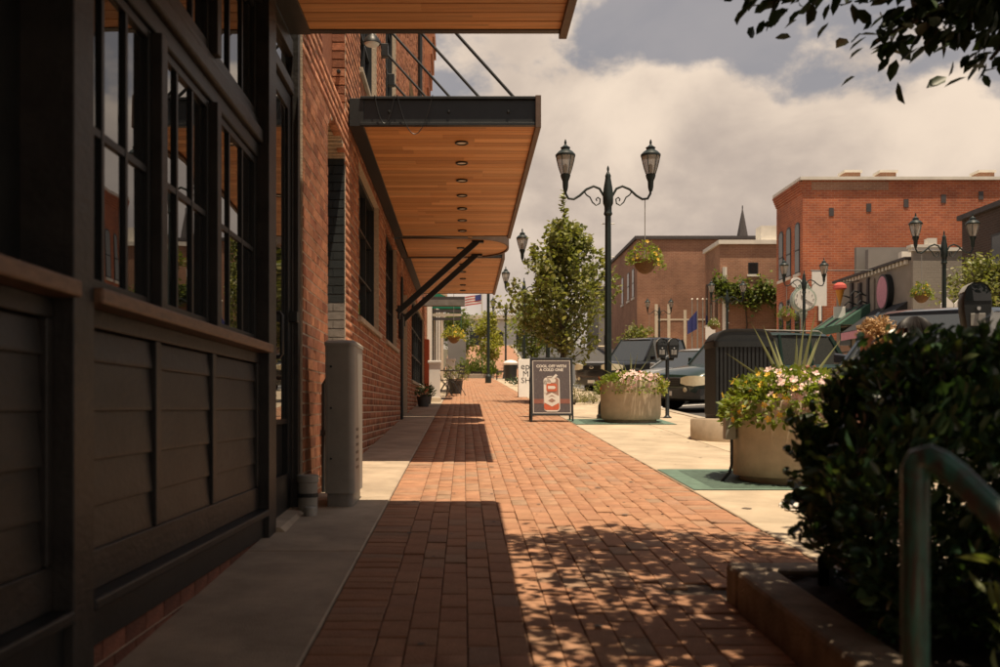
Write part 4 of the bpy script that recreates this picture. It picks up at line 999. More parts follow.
# ================================================================== BISTRO CHAIRS AND TABLE
def folding_chair(x, y, rz, label):
    t = thing('bistro_chair', label, 'chair', (x, y, G(y)), rz, 'black folding bistro chairs by the white posts'); m = M['black_steel']
    for s in (-.19, .19):
        MB().tube([(-.22, s, 0), (.0, s, .36), (.17, s*.95, .45)], .011, 6).build('leg', m, t, local=True)
        MB().tube([(.22, s*.9, 0), (.05, s*.9, .28), (-.12, s*.9, .48), (-.20, s*.9, .88)], .011, 6).build('leg', m, t, local=True)
    for k in range(5): MB().box(-.16+.075*k, -.105+.075*k, -.2, .2, .445, .46).build('seat_slat', m, t, local=True)
    for z in (.60, .70, .80): MB().box(-.185-.05*(z-.6), -.17-.05*(z-.6), -.17, .17, z, z+.05).build('back_slat', m, t, local=True)
    MB().tube([(.16, -.17, .12), (.16, .17, .12)], .008, 5).build('stretcher', m, t, local=True); return t
folding_chair(-.52, 26.6, .1, 'black folding bistro chair nearest the white post'); folding_chair(-.22, 27.6, 2.8, 'black folding bistro chair on the far side of the little table')
tb = thing('bistro_table', 'small round black bistro table between folding chairs', 'table', (-.40, 27.1, G(27.1)))
MB().lathe([(.26,.70),(.27,.715),(.26,.725)], 20).build('table_top', M['black_steel'], tb, local=True)
for a in (0, 2.1, 4.2): MB().tube([(.2*math.cos(a), .2*math.sin(a), 0), (-.08*math.cos(a), -.08*math.sin(a), .70)], .011, 6).build('leg', M['black_steel'], tb, local=True)
def low_post(x, y, h, label):
    t = thing('white_post', label, 'post', (x, y, G(y)), 0, 'white posts edging the terrace')
    MB().box(-.13, .13, -.13, .13, -.04, h).build('shaft', M['white'], t, local=True, bevel=.008); MB().box(-.16, .16, -.16, .16, h+.001, h+.06).build('cap', M['white'], t, local=True, bevel=.01); MB().box(-.15, .15, -.15, .15, -.05, .1).build('plinth', M['cream'], t, local=True, bevel=.006)
low_post(-.70, 23.2, .92, 'white square post beside the brick building shop window'); low_post(-.42, 30.5, 1.0, 'white square post behind the bistro chairs')
def small_pot(x, y, r, h, label, lm='pale_leaf', n=260, ls=.10, spread=.34, hh=.55):
    t = thing('potted_plant', label, 'plant', (x, y, G(y)))
    MB().lathe([(r*.75,-.02),(r,h),(r*1.06,h),(r*.95,h-.03)], 16).build('pot', M['car_trim'], t, smooth=True, local=True)
    P = []; D = []
    for i in range(n):
        a = rnd.uniform(0, 2*PI); q = spread*math.sqrt(rnd.random()); P.append((q*math.cos(a), q*math.sin(a), h+hh*rnd.random()*(1-.6*(q/spread)**2))); D.append((math.cos(a), math.sin(a), .8))
    put('foliage', leaf_mesh('foliage', P, D, ls, .4, .2, .4), M[lm], t)
small_pot(-.25, 29.2, .22, .4, 'pale green potted shrub beside the bistro chairs'); small_pot(-.86, 20.6, .14, .22, 'small dark potted plant under the shop window', 'hedge_leaf', 90, .09, .2, .25); small_pot(-.86, 22.0, .14, .22, 'low pot of dark leaves by the red door trim', 'hedge_leaf', 90, .09, .2, .25)
o = MB().box(WX+.002, WX+.12, 25.5, 26.0, G(25.5), G(25.5)+1.55).build('red_panel', M['poster_red'], bevel=.01); tag(o, 'red orange painted door panel at the end of the brick shopfront', 'panel')
# ================================================================== PEOPLE ON A BENCH BEHIND THE HEDGE
mat('skin', (.50,.29,.20), .55, .08, 8, spec=.35); mat('hair_blond', (.50,.32,.15), .5, .25, 30, island=.3); mat('hair_black', (.014,.011,.010), .5, .3, 30, island=.3, spec=.35)
mat('shirt_grey', (.38,.36,.34), .9, .1, 20); mat('shirt_dark', (.05,.055,.07), .9, .15, 20); mat('shorts', (.09,.09,.10), .9, .1, 20); mat('shoe', (.80,.76,.70), .6, .06)
bc = thing('bench', 'timber slat bench behind the hedge', 'bench', (2.78, 6.35, G(6.35)))
for k in range(5): MB().box(2.62+.075*k, 2.685+.075*k, 5.2, 6.8, G(6.3)+.30, G(6.3)+.33).build('seat_slat', M['bark'], bc)
for k in range(3): MB().box(3.02, 3.045, 5.2, 6.8, G(6.3)+.52+.11*k, G(6.3)+.60+.11*k).build('back_slat', M['bark'], bc)
for y in (5.3, 6.7):
    for x in (2.66, 3.00): MB().box(x, x+.035, y-.02, y+.02, G(y)-.02, G(6.3)+(.30 if x < 2.9 else .85)).build('leg', M['black_steel'], bc)
def skin_mesh(name, verts, edges, radii, m, parent, root=0, sub=1):
    me = bpy.data.meshes.new(name); me.from_pydata(verts, edges, []); o = bpy.data.objects.new(name, me); COL.objects.link(o)
    o.modifiers.new('skin', 'SKIN'); ss = o.modifiers.new('s', 'SUBSURF'); ss.levels = sub; ss.render_levels = sub
    for i, r in enumerate(radii):
        me.skin_vertices[0].data[i].radius = (r, r) if not isinstance(r, tuple) else r
        me.skin_vertices[0].data[i].use_root = (i == root)
    dg = bpy.context.evaluated_depsgraph_get(); dg.update(); nm = bpy.data.meshes.new_from_object(o.evaluated_get(dg)); bpy.data.objects.remove(o)
    nm.shade_smooth(); nm.name = name; nm.materials.clear(); return put(name, nm, m, parent)
def person(x, y, rz, label, hair, hm, shirt, turn=0):
    t = thing('person', label, 'person', (x, y, G(y)), rz)
    t.scale = (.87, .87, .87)
    V = []; E = []; Rr = []
    def add(p, r, par=None):
        V.append(p); Rr.append(r)
        if par is not None: E.append((par, len(V)-1))
        return len(V)-1
    pel = add((0, 0, .50), (.14, .11)); sp1 = add((.0, 0, .68), (.14, .10), pel); ch = add((.015, 0, .88), (.155, .11), sp1); ub_ = add((.02, 0, .99), (.11, .08), ch); nk = add((.045, 0, 1.06), .055, ub_); nh = add((.06, 0, 1.12), .052, nk)
    for s in (-1, 1):
        hp = add((.05, s*.09, .49), .09, pel); kn = add((.46, s*.10, .50), .062, hp); ca = add((.48, s*.10, .36), .056, kn); an = add((.50, s*.10, .10), .038, ca); ft = add((.58, s*.11, .05), .035, an); to = add((.68, s*.115, .035), .028, ft)
        sh = add((.02, s*.18, .97), .062, ub_); el = add((.10, s*.24, .72), .045, sh); wr = add((.33, s*.14, .60), .032, el); pa = add((.40, s*.11, .585), (.040, .022), wr)
        for k in range(4):
            f0 = add((.435, s*(.135-.018*k), .580), .010, pa); f1 = add((.475, s*(.135-.018*k), .568), .009, f0); add((.495, s*(.133-.018*k), .545), .008, f1)
        th = add((.40, s*.075, .590), .011, pa); add((.44, s*.062, .585), .009, th)
    skin_mesh('body', V, E, Rr, M['skin'], t)
    # head with a face
    mb = MB(); rings = []; n = 20
    prof = [(-.125, .03), (-.115, .055), (-.09, .072), (-.05, .082), (0, .088), (.05, .090), (.09, .078), (.115, .05), (.125, .012)]
    cx, cz = .085, 1.235
    for z, r in prof:
        ring = []
        for k in range(n):
            a = 2*PI*k/n; c, s = math.cos(a), math.sin(a); rx = r*1.12; fx = cx+rx*c+(.012 if z < -.06 and c > .3 else 0)
            if abs(s) < .25 and c > 0 and -.06 < z < .02: fx += .018*(1-abs(s)/.25)*(1 if z < 0 else .5)
            if .25 < abs(s) < .55 and c > 0 and -.005 < z < .06: fx -= .008
            ring.append((fx, r*.92*s, cz+z))
        rings.append(ring)
    mb.loft(rings); hd_ = mb.build('head', M['skin'], t, smooth=True, local=True)
    for s in (-1, 1):
        MB().lathe([(.006,-.03),(.016,-.015),(.018,.01),(.008,.03)], 8, (cx, s*.086, cz)).build('ear', M['skin'], hd_, local=True, smooth=True)
        MB().lathe([(.0,-.009),(.009,0),(.0,.009)], 10, (cx+.088, s*.033, cz+.012)).build('eye', M['ink'], hd_, local=True, smooth=True)
    MB().tube([(cx+.094, -.024, cz-.062), (cx+.10, 0, cz-.06), (cx+.094, .024, cz-.062)], .006, 6).build('mouth', M['poster_band'], hd_, local=True)
    # hair
    hb = MB()
    if hair == 'curly':
        for i in range(620):
            a = rnd.uniform(0, 2*PI); zz = rnd.uniform(-.6, 1); c = math.sqrt(max(0, 1-zz*zz))
            if math.cos(a) > .4 and zz < .30: continue
            d = Vector((math.cos(a)*c, math.sin(a)*c, zz)); b = Vector((cx-.01, 0, cz+.015))+Vector((d.x*.10, d.y*.095, d.z*.12)); u = d.cross(Vector((.2,.3,.9))).normalized(); v = d.cross(u)
            pts = []; r = rnd.uniform(.006, .012); ph = rnd.uniform(0, 6); L = rnd.uniform(.035, .09)
            for k in range(9): q = ph+k*.95; pts.append(b+d*(L*k/8)+(u*math.cos(q)+v*math.sin(q))*r+Vector((0,0,-.012*(k/8)**2)))
            hb.tube(pts, [.0042]*7+[.0035, .002], 4, True)
        cap_r = 1.08
    else:
        for i in range(240):
            a = rnd.uniform(0, 2*PI); zz = rnd.uniform(.1, 1); pts = []
            for k in range(7):
                e = math.radians(80-k*20*(1 if math.cos(a) < .3 else .45)); r = 1.22+.05*rnd.random()
                pts.append((cx-.012+math.cos(a+.04*k)*math.cos(e)*.102*r, math.sin(a+.04*k)*math.cos(e)*.092*r, cz+.02+math.sin(e)*.112*r))
            hb.tube(pts, [.007]*5+[.005, .002], 4, True)
        cap_r = 1.2
    rings = []
    for k in range(9):
        e = math.radians(-25+115*k/8); rings.append([(cx-.012+(.098*cap_r)*math.cos(e)*math.cos(a)*(1 if not (math.cos(a) > .3 and e < .6) else .70), .088*cap_r*math.cos(e)*math.sin(a), cz+.018+.112*cap_r*math.sin(e)) for a in [2*PI*q/18 for q in range(18)]])
    hb.loft(rings); hb.build('hair', hm, hd_, smooth=True, local=True)
    # clothing
    V2 = [(0, 0, .47), (0, 0, .68), (.015, 0, .88), (.02, 0, 1.0), (.035, 0, 1.035), (.02, -.18, .975), (.075, -.225, .80), (.02, .18, .975), (.075, .225, .80)]
    skin_mesh('shirt', V2, [(0,1),(1,2),(2,3),(3,4),(3,5),(5,6),(3,7),(7,8)], [(.155,.125),(.152,.112),(.168,.122),(.12,.092),.066,.075,.064,.075,.064], shirt, t)
    V3 = [(0, 0, .50), (.05, -.09, .49), (.40, -.10, .505), (.05, .09, .49), (.40, .10, .505)]
    skin_mesh('shorts', V3, [(0,1),(1,2),(0,3),(3,4)], [(.15,.12),.105,.083,.105,.083], M['shorts'], t)
    for s in (-1, 1):
        mb = MB(); pr = [(.46,.045,.075),(.52,.052,.09),(.60,.05,.075),(.68,.046,.055),(.735,.036,.042),(.752,.02,.03)]
        mb.loft([[(px_, s*.11+w_*math.cos(a)*1.0, max(.0, .5*h_+.5*h_*math.sin(a)*(1.15))) for a in [2*PI*q/12 for q in range(12)]] for px_, w_, h_ in pr]); sh_ = mb.build('shoe', M['shoe'], t, smooth=True, local=True)
        mb = MB(); mb.loft([[(px_+.002, s*.11+w_*1.06*math.cos(a), .011+.011*math.sin(a)) for a in [2*PI*q/12 for q in range(12)]] for px_, w_, h_ in pr]); mb.build('sole', M['white'], sh_, smooth=True, local=True)
    return t
person(2.71, 6.22, PI-.12, 'person with curly blond hair sitting behind the hedge in white shoes', 'curly', M['hair_blond'], M['shirt_grey'])
person(2.69, 5.66, PI-.6, 'person with dark swept hair sitting on the bench behind the hedge', 'smooth', M['hair_black'], M['shirt_dark'])
# ================================================================== CARS
def car_paint(name, col): return mat(name, col, .35, .03, 2, metal=.1, coat=.7, spec=.4)
car_paint('paint_green', (.016,.036,.030)); car_paint('paint_black', (.012,.014,.016)); car_paint('paint_silver', (.30,.31,.31)); car_paint('paint_blue', (.05,.065,.085)); car_paint('paint_red', (.30,.03,.025)); car_paint('paint_white', (.7,.7,.68))
SH = {  # x from nose backwards: hood/belt heights, roof
 'suv': dict(L=4.75, W=.93, belt=1.02, hood=.98, nose=.78, ws=(1.28, 1.92), roof=1.74, back=(4.25, 4.68), wb=(.88, 3.72), wr=.365, clear=.27),
 'pickup': dict(L=5.5, W=.98, belt=1.12, hood=1.12, nose=1.02, ws=(1.50, 2.05), roof=1.88, back=(3.45, 3.62), wb=(.98, 4.55), wr=.395, clear=.32),
 'sedan': dict(L=4.6, W=.89, belt=.90, hood=.86, nose=.64, ws=(1.30, 2.15), roof=1.44, back=(3.35, 4.05), wb=(.90, 3.65), wr=.325, clear=.19)}
def car(kind, x, y, rz, paint, label, rails=False, detail=True):
    s = SH[kind]; zr = G(y)-.13
    t = thing('parked_car', label, {'suv': 'car', 'pickup': 'pickup truck', 'sedan': 'car'}[kind], (x, y, zr), rz, 'cars parked along the kerb')
    if kind == 'pickup': t.name = 'pickup_truck'
    # local: nose at x=0, car runs to -x ; y across
    L, Wd = s['L'], s['W']; P = M[paint]
    # slope of the street under the car
    st = [(0.0, s['nose']-.12, .80, s['clear']+.16), (.06, s['nose'], .88, s['clear']+.08), (.28, s['nose']+(s['hood']-s['nose'])*.45, .955, s['clear']), (.75, s['hood']-.03, .985, s['clear']), (s['ws'][0], s['belt'], 1, s['clear']),
          (s['back'][0] if kind != 'pickup' else 3.6, s['belt']+.02, 1, s['clear']), (L-.32, s['belt']+(.02 if kind != 'sedan' else .03), .985, s['clear']+.02), (L-.08, s['belt']-.0 if kind != 'sedan' else s['belt']-.02, .95, s['clear']+.1), (L, s['belt']-.12, .88, s['clear']+.2)]
    rings = []
    for xx, zt, wf, zb in st:
        w = Wd*wf; m = (zb+zt)/2
        rings.append([(-xx, -w*.86, zb), (-xx, -w*.97, zb+.10), (-xx, -w, m), (-xx, -w*.985, zt-.09), (-xx, -w*.90, zt-.015), (-xx, -w*.55, zt+.022), (-xx, 0, zt+.03), (-xx, w*.55, zt+.022), (-xx, w*.90, zt-.015), (-xx, w*.985, zt-.09), (-xx, w, m), (-xx, w*.97, zb+.10), (-xx, w*.86, zb)])
    body = MB().loft(rings).build('body', P, t, smooth=True, local=True)
    # greenhouse: glass volume, then roof and pillars
    b, r = s['belt'], s['roof']; a0, a1 = s['ws']; c1, c0 = s['back']; wb_, wt = Wd*.90, Wd*.72
    gs = MB().loft([[(-a0-.02, -wb_*.93, b), (-a0-.02, wb_*.93, b), (-a0-.02, wb_*.93, b+.01), (-a0-.02, -wb_*.93, b+.01)], [(-a1+.02, -wb_, b), (-a1+.02, wb_, b), (-a1+.02, wt, r-.06), (-a1+.02, -wt, r-.06)], [(-c1, -wb_, b), (-c1, wb_, b), (-c1, wt, r-.06), (-c1, -wt, r-.06)], [(-c0, -wb_*.95, b), (-c0, wb_*.95, b), (-c0+.02, wb_*.93, b+.02), (-c0+.02, -wb_*.93, b+.02)]]).build('glass', M['car_glass'], body, local=True)
    rt = []
    for xx, dz, wf in ((a1-.05, -.045, .93), (a1+.15, -.005, 1), ((a1+c1)/2, .02, 1.02), (c1-.12, 0, 1), (c1+.06, -.06, .95)):
        w = wt*1.03*wf; rt.append([(-xx, -w, r-.065+dz), (-xx, -w*.93, r-.02+dz), (-xx, -w*.5, r+dz), (-xx, w*.5, r+dz), (-xx, w*.93, r-.02+dz), (-xx, w, r-.065+dz)])
    MB().loft(rt).build('roof', P, body, smooth=True, local=True)
    for sd in (-1, 1):
        cols = [((a0, wb_*.95, b), (a1, wt*1.01, r-.05), .05), ((c0, wb_*.96, b), (c1, wt*1.01, r-.05), .07 if kind != 'suv' else .12)]
        mids = {'suv': (2.55, 3.5), 'pickup': (2.65,), 'sedan': (2.65,)}[kind]
        for mx_ in mids: cols.append(((mx_, wb_*1.005, b), (mx_+.05, wt*1.02, r-.05), .075))
        for (xa, ya, za), (xb, yb, zb2), ww in cols: MB().bar((-xa, sd*ya, za), (-xb, sd*yb, zb2), .035, ww, up=(1,0,0.3)).build('pillar', P, body, local=True)
        MB().box(-s['wb'][1]+.5, -s['wb'][0]-.5, sd*Wd*1.0-.012*(sd < 0)-.0, sd*Wd*1.0+.012*(sd > 0), .52, .60).build('side_moulding', M['car_trim'], body, local=True)
        m = MB(); m.loft([[(-a0-.28+dx, sd*(wb_+.03), b+.03), (-a0-.28+dx, sd*(wb_+.20), b+.03), (-a0-.28+dx, sd*(wb_+.20), b+.17), (-a0-.28+dx, sd*(wb_+.03), b+.15)] for dx in (0, .08)]); m.build('mirror', P, body, local=True, bevel=.02)
        for xx in ((2.2, 3.2) if kind != 'pickup' else (2.35, 3.25)): MB().box(-xx-.1, -xx+.08, sd*(Wd*.992)-.015, sd*(Wd*.992)+.015, b-.14, b-.115).build('door_handle', P, body, local=True)
        for wx in s['wb']:
            wr = s['wr']; ar = MB()
            ar.loft([[(-wx+(wr+.035)*math.cos(q), sd*(Wd*.80), wr+(wr+.035)*math.sin(q)), (-wx+(wr+.035)*math.cos(q), sd*(Wd+.012), wr+(wr+.035)*math.sin(q)), (-wx+(wr+.10)*math.cos(q), sd*(Wd+.008), wr+(wr+.10)*math.sin(q)), (-wx+(wr+.10)*math.cos(q), sd*(Wd*.80), wr+(wr+.10)*math.sin(q))] for q in [PI*(-.06+1.12*k/16) for k in range(17)]]); ar.build('wheel_arch', M['car_trim'], body, smooth=True, local=True)
            MB().lathe([(wr+.03,0),(wr+.03,.004)], 28).build('arch_void', M['rubber'], body, local=True).matrix_local = Matrix.Translation((-wx, sd*(Wd+.0015), wr)) @ Matrix.Rotation(PI/2, 4, 'X')
            w = MB().lathe([(wr*.62,-.11),(wr*.93,-.11),(wr,-.08),(wr,.08),(wr*.93,.11),(wr*.62,.11)], 28).build('wheel', M['rubber'], t, smooth=True, local=True)
            w.matrix_local = Matrix.Translation((-wx, sd*(Wd-.07), wr)) @ Matrix.Rotation(PI/2*sd*-1, 4, 'X')
            MB().lathe([(wr*.62,.08),(wr*.60,.105),(wr*.55,.085),(wr*.2,.075),(wr*.18,.10),(.0,.10)], 24).build('rim', M['galv'], w, smooth=True, local=True)
            for k in range(5): MB().bar((.05*math.cos(k*1.257), .05*math.sin(k*1.257), .085), (wr*.57*math.cos(k*1.257), wr*.57*math.sin(k*1.257), .092), .06, .03).build('spoke', M['galv'], w, local=True)
        # lamps
        hz_ = s['nose']-.10; hl = MB()
        hl.loft([[(-x2, sd*y2, hz_-h2), (-x2, sd*y2, hz_+h2)] for x2, y2, h2 in ((.0, Wd*.44, .06), (.01, Wd*.62, .085), (.06, Wd*.82, .09), (.20, Wd*.93, .075), (.36, Wd*.955, .04))] and [[(-x2+.065, sd*(y2+.022), hz_-h2), (-x2+.05, sd*(y2+.012), hz_+h2), (-x2-.06, sd*y2*.97, hz_+h2), (-x2-.06, sd*y2*.97, hz_-h2)] for x2, y2, h2 in ((.02, Wd*.44, .06), (.03, Wd*.62, .10), (.065, Wd*.83, .11), (.20, Wd*.955, .09), (.40, Wd*.985, .05))]); hl.build('headlight', M['headlamp'], body, local=True, smooth=True)
        MB().box(-L-.012, -L+.10, min(sd*Wd*.66, sd*Wd*.90), max(sd*Wd*.66, sd*Wd*.90), s['belt']-.34, s['belt']-.08).build('tail_light', M['tail_red'], body, local=True, bevel=.01)
        MB().lathe([(.055,0),(.055,.02),(.04,.03)], 14).build('fog_light', M['headlamp'], body, local=True).matrix_local = Matrix.Translation((.012, sd*Wd*.60, s['clear']+.22)) @ Matrix.Rotation(PI/2, 4, 'Y')
    gz = s['nose']-.10
    MB().box(-.05, .018, -Wd*.40, Wd*.40, gz-.12, gz+.07).build('grille', M['rubber'], body, local=True, bevel=.02)
    for k in range(4): MB().box(-.02, .024, -Wd*.385, Wd*.385, gz-.095+.042*k, gz-.08+.042*k).build('grille_bar', M['car_trim'] if kind != 'pickup' else P, body, local=True)
    e = MB(); e.lathe([(.10,0),(.10,.012),(.08,.016)], 20); em = e.build('emblem', M['chrome'], body, local=True); em.matrix_local = Matrix.Translation((.022, 0, gz-.01)) @ Matrix.Rotation(PI/2, 4, 'Y') @ Matrix.Scale(.45, 4, (1,0,0))
    bm_ = MB(); bm_.loft([[(-x2, w2*q, zz) for q in [-1]] + [(-x2, w2, zz)] for x2, w2, zz in ((0,1,1),)] if 0 else [[(-x2+.02, -y2, s['clear']+.02), (-x2+.045, -y2, s['clear']+.10), (-x2+.03, -y2, s['clear']+.24), (-x2-.10, -y2, s['clear']+.24), (-x2-.10, -y2, s['clear']+.02)] for x2, y2 in ((.42, Wd*.985), (.16, Wd*.93), (.03, Wd*.70), (.0, 0), (.03, -Wd*.70), (.16, -Wd*.93), (.42, -Wd*.985))]); bm_.build('front_bumper', M['car_trim'], body, smooth=True, local=True)
    bm_ = MB(); bm_.loft([[(-L+x2-.03, -y2, s['clear']+.08), (-L+x2-.05, -y2, s['clear']+.16), (-L+x2-.03, -y2, s['clear']+.30), (-L+x2+.10, -y2, s['clear']+.30), (-L+x2+.10, -y2, s['clear']+.08)] for x2, y2 in ((.35, Wd*.98), (.10, Wd*.92), (0, Wd*.6), (0, -Wd*.6), (.10, -Wd*.92), (.35, -Wd*.98))]); bm_.build('rear_bumper', M['car_trim'], body, smooth=True, local=True)
    MB().box(.035, .045, -.16, .16, s['clear']+.08, s['clear']+.18).build('number_plate', M['white'], body, local=True)
    MB().box(-L+.5, -.5, -Wd*.8, Wd*.8, s['clear']-.05, s['clear']+.03).build('underside', M['rubber'], body, local=True)
    if rails:
        for sd in (-1, 1): MB().tube([(-a1-.2, sd*wt*.88, r-.01), (-a1-.3, sd*wt*.9, r+.05), (-c1+.3, sd*wt*.9, r+.05), (-c1+.15, sd*wt*.88, r-.01)], .018, 6).build('roof_rail', M['galv'], body, local=True)
        for xx in (a1+.6, c1-.7): MB().bar((-xx, -wt*.9, r+.05), (-xx, wt*.9, r+.05), .04, .025).build('roof_bar', M['car_trim'], body, local=True)
    if kind == 'pickup':
        MB().box(-L+.12, -3.75, -Wd*.80, Wd*.80, s['belt']+.035, s['belt']+.05).build('bed_cover', M['rubber'], body, local=True)
        MB().box(-2.9, -2.75, -.25, .25, r, r+.03).build('cab_light', M['car_trim'], body, local=True)
    t.rotation_mode = 'ZYX'; t.rotation_euler = (math.atan(SL), 0, rz)
    return t
A = math.radians
car('suv', 4.45, 21.2, A(209), 'paint_green', 'dark green car with roof rails parked behind the black litter bin', True)
car('sedan', 4.38, 25.2, A(212), 'paint_silver', 'silver car parked between dark green car and black pickup')
car('pickup', 4.12, 31.3, A(216), 'paint_black', 'black pickup truck with chrome oval badge parked behind the street lamp')
car('suv', 4.10, 10.7, A(216), 'paint_blue', 'dark blue grey car parked behind the seated people', False)
car('sedan', 6.4, 47.5, A(205), 'paint_red', 'far red car parked beyond the black pickup')
# ================================================================== TREES
def tree(name, label, x, y, th, leafm, crown, n, ls, trunk_r=.05, group=None, wid=.6, spire=False, clear=.8, seed=1, shoots=60):
    r = random.Random(seed); zg = G(y); t = thing(name, label, 'tree', (x, y, zg), 0, group)
    MB().tube([(0, 0, -.05), (.01, .0, clear), (.0, .02, th*.55), (.02, 0, th*.9)], [trunk_r*1.3, trunk_r, trunk_r*.6, trunk_r*.15], 9).build('trunk', M['bark'], t, smooth=True, local=True)
    P = []; D = []; lb_ = MB(); cr, cz0, cz1 = crown
    for i in range(shoots):
        h = clear*.9+(th*.8-clear*.9)*r.random()**1.2; a = r.uniform(0, 2*PI); q = (h-cz0)/(cz1-cz0)
        rad = cr*((min(1, .7+2.5*max(0, q)) if q < .12 else max(.05, 1-((q-.12)/.88)**.72)) if spire else (min(1, .6+1.6*max(0, q)) if q < .3 else max(.06, 1-((q-.3)/.7)**.8)))*r.uniform(.5, 1.22)
        a0 = Vector((0, 0, h)); up = r.uniform(.55, 1.15)*rad*(1.2 if spire else .7)
        b = a0+Vector((math.cos(a)*rad, math.sin(a)*rad, up))
        m = a0.lerp(b, .5)+Vector((0, 0, -.08*rad)); lb_.tube([a0, m, b], [trunk_r*.35, trunk_r*.2, .004], 5)
        k = int(n/shoots)
        for j in range(k):
            tt = (1.02-.75*r.random()**1.6) if spire else r.uniform(.15, 1.02); p = (a0.lerp(m, tt*2) if tt < .5 else m.lerp(b, tt*2-1)); sg = cr*(.105 if spire else .17)*(1.2-.6*tt)
            p = p+Vector((r.gauss(0, sg), r.gauss(0, sg), r.gauss(0, sg))); P.append(p); D.append((math.cos(a)*.5+r.gauss(0,.5), math.sin(a)*.5+r.gauss(0,.5), r.gauss(.1,.5)))
    if spire:
        for (sx, h0, h1) in ((.0, th*.72, th*1.0), (-.75, th*.5, th*.72), (.35, th*.6, th*.83), (.95, th*.45, th*.62), (-.25, th*.6, th*.84)):
            for j in range(95):
                tt = r.random(); P.append((sx*.6+sx*.4*tt+r.gauss(0, .05*(1.3-tt)), r.gauss(0, .05), h0+(h1-h0)*tt)); D.append((r.gauss(0, 1), r.gauss(0, 1), .6))
            lb_.tube([(sx*.6, 0, h0-.4), (sx, 0, h1)], [.012, .003], 5)
    lb_.build('limbs', M['bark'], t, local=True)
    put('crown', leaf_mesh('crown', P, D, ls, wid, .2, .3), M[leafm], t); return t
tree('pear_tree', 'young pyramid shaped street tree behind the sandwich boards', 2.36, 23.0, 5.0, 'pear_leaf', (1.42, .75, 4.9), 7000, .125, .05, None, .75, True, .95, 3, 74)
tree('street_tree', 'yellow green small tree beside the last lamp of the brick pavement', 1.55, 60.5, 4.3, 'yellow_leaf', (1.1, .6, 4.2), 2600, .16, .05, None, .7, False, .8, 5, 50)
tree('street_tree', 'small leafy tree in front of the plain brown brick building', 9.0, 51.0, 3.1, 'pear_leaf', (1.3, .3, 3.0), 2600, .15, .05, None, .7, False, .5, 6, 50)
tree('street_tree', 'dark leafy tree before the dark brick building by the grey shop wall', 14.6, 27.2, 4.5, 'pear_leaf', (1.2, 1.6, 4.5), 3600, .13, .06, None, .7, False, 1.5, 8, 60)
tree('street_tree', 'leafy tree glimpsed beyond the silver car across the street', 7.0, 70.0, 3.6, 'bright_leaf', (1.5, .3, 3.4), 1800, .2, .05, None, .7, False, .5, 9, 40)
tree('street_tree', 'loose green tree standing before the low white building', 4.4, 63.0, 5.0, 'bright_leaf', (1.9, .6, 4.8), 2800, .2, .06, None, .7, False, .8, 12, 50)
tree('street_tree', 'bushy green tree behind the grey garden wall', -.5, 64.0, 4.4, 'ivy_leaf', (1.5, .6, 4.2), 2200, .2, .06, None, .7, False, .8, 13, 45)
# overhanging shade tree rooted in the bed, right of the view
ot = thing('shade_tree', 'broad leaved shade tree hanging dark branches over the planting bed', 'tree', (3.55, 2.6, G(2.6)+.1))
tk = [(3.55, 2.6, .1), (3.52, 2.62, 1.2), (3.40, 2.7, 2.4), (3.2, 2.9, 3.4), (3.0, 3.0, 4.6)]
MB().tube(tk, [.17, .14, .12, .09, .04], 12).build('trunk', M['bark'], ot, smooth=True)
P = []; D = []; lm = MB()
def branch(pts, nl, sg=.14, r0=.03):
    pts = [Vector(p) for p in pts]; lm.tube(pts, [max(.004, r0*(1-i/len(pts))) for i in range(len(pts))], 6)
    for j in range(nl):
        q = rnd.uniform(.15, 1)*(len(pts)-1); i = min(int(q), len(pts)-2); p = pts[i].lerp(pts[i+1], q-i)
        P.append(p+Vector((rnd.gauss(0, sg), rnd.gauss(0, sg), rnd.gauss(0, sg*.6)))); d = (pts[i+1]-pts[i]).normalized(); D.append((d.x*.6, d.y*.6, -.35))
# crown over the pavement, above the picture: low face rises away from the camera
def low(y): return .95+.435*max(y, 3.0)+.16
for i in range(300):
    bx_, by_ = rnd.uniform(.78, 3.2), rnd.uniform(1.2, 4.75)
    if i > 150: bx_, by_ = rnd.uniform(.9, 6.5), rnd.uniform(-4, 2)  # unseen rear part of the crown, added to darken the foreground
    dens = 1
    zt = low(by_)+rnd.uniform(.05, 1.1)
    s = Vector((3.3, 2.8, 3.0+rnd.uniform(0, .8))); e = Vector((bx_, by_, zt)); mid = s.lerp(e, .55)+Vector((0, 0, .35))
    pts = [s, mid, e]; pts = [Vector((p.x, p.y, max(p.z, low(p.y)+.12))) for p in pts]
    lm.tube(pts, [.022, .012, .004], 5)
    for j in range((95 if bx_ < 1.75 else 34) if i <= 150 else 40):  # thinned on the right so more light reaches the hedge
        p = e+Vector((rnd.gauss(0, .19), rnd.gauss(0, .19), abs(rnd.gauss(0, .17))-.08)); p.z = max(p.z, low(p.y))
        P.append(p); D.append((rnd.gauss(0, 1), rnd.gauss(0, 1), -.3))
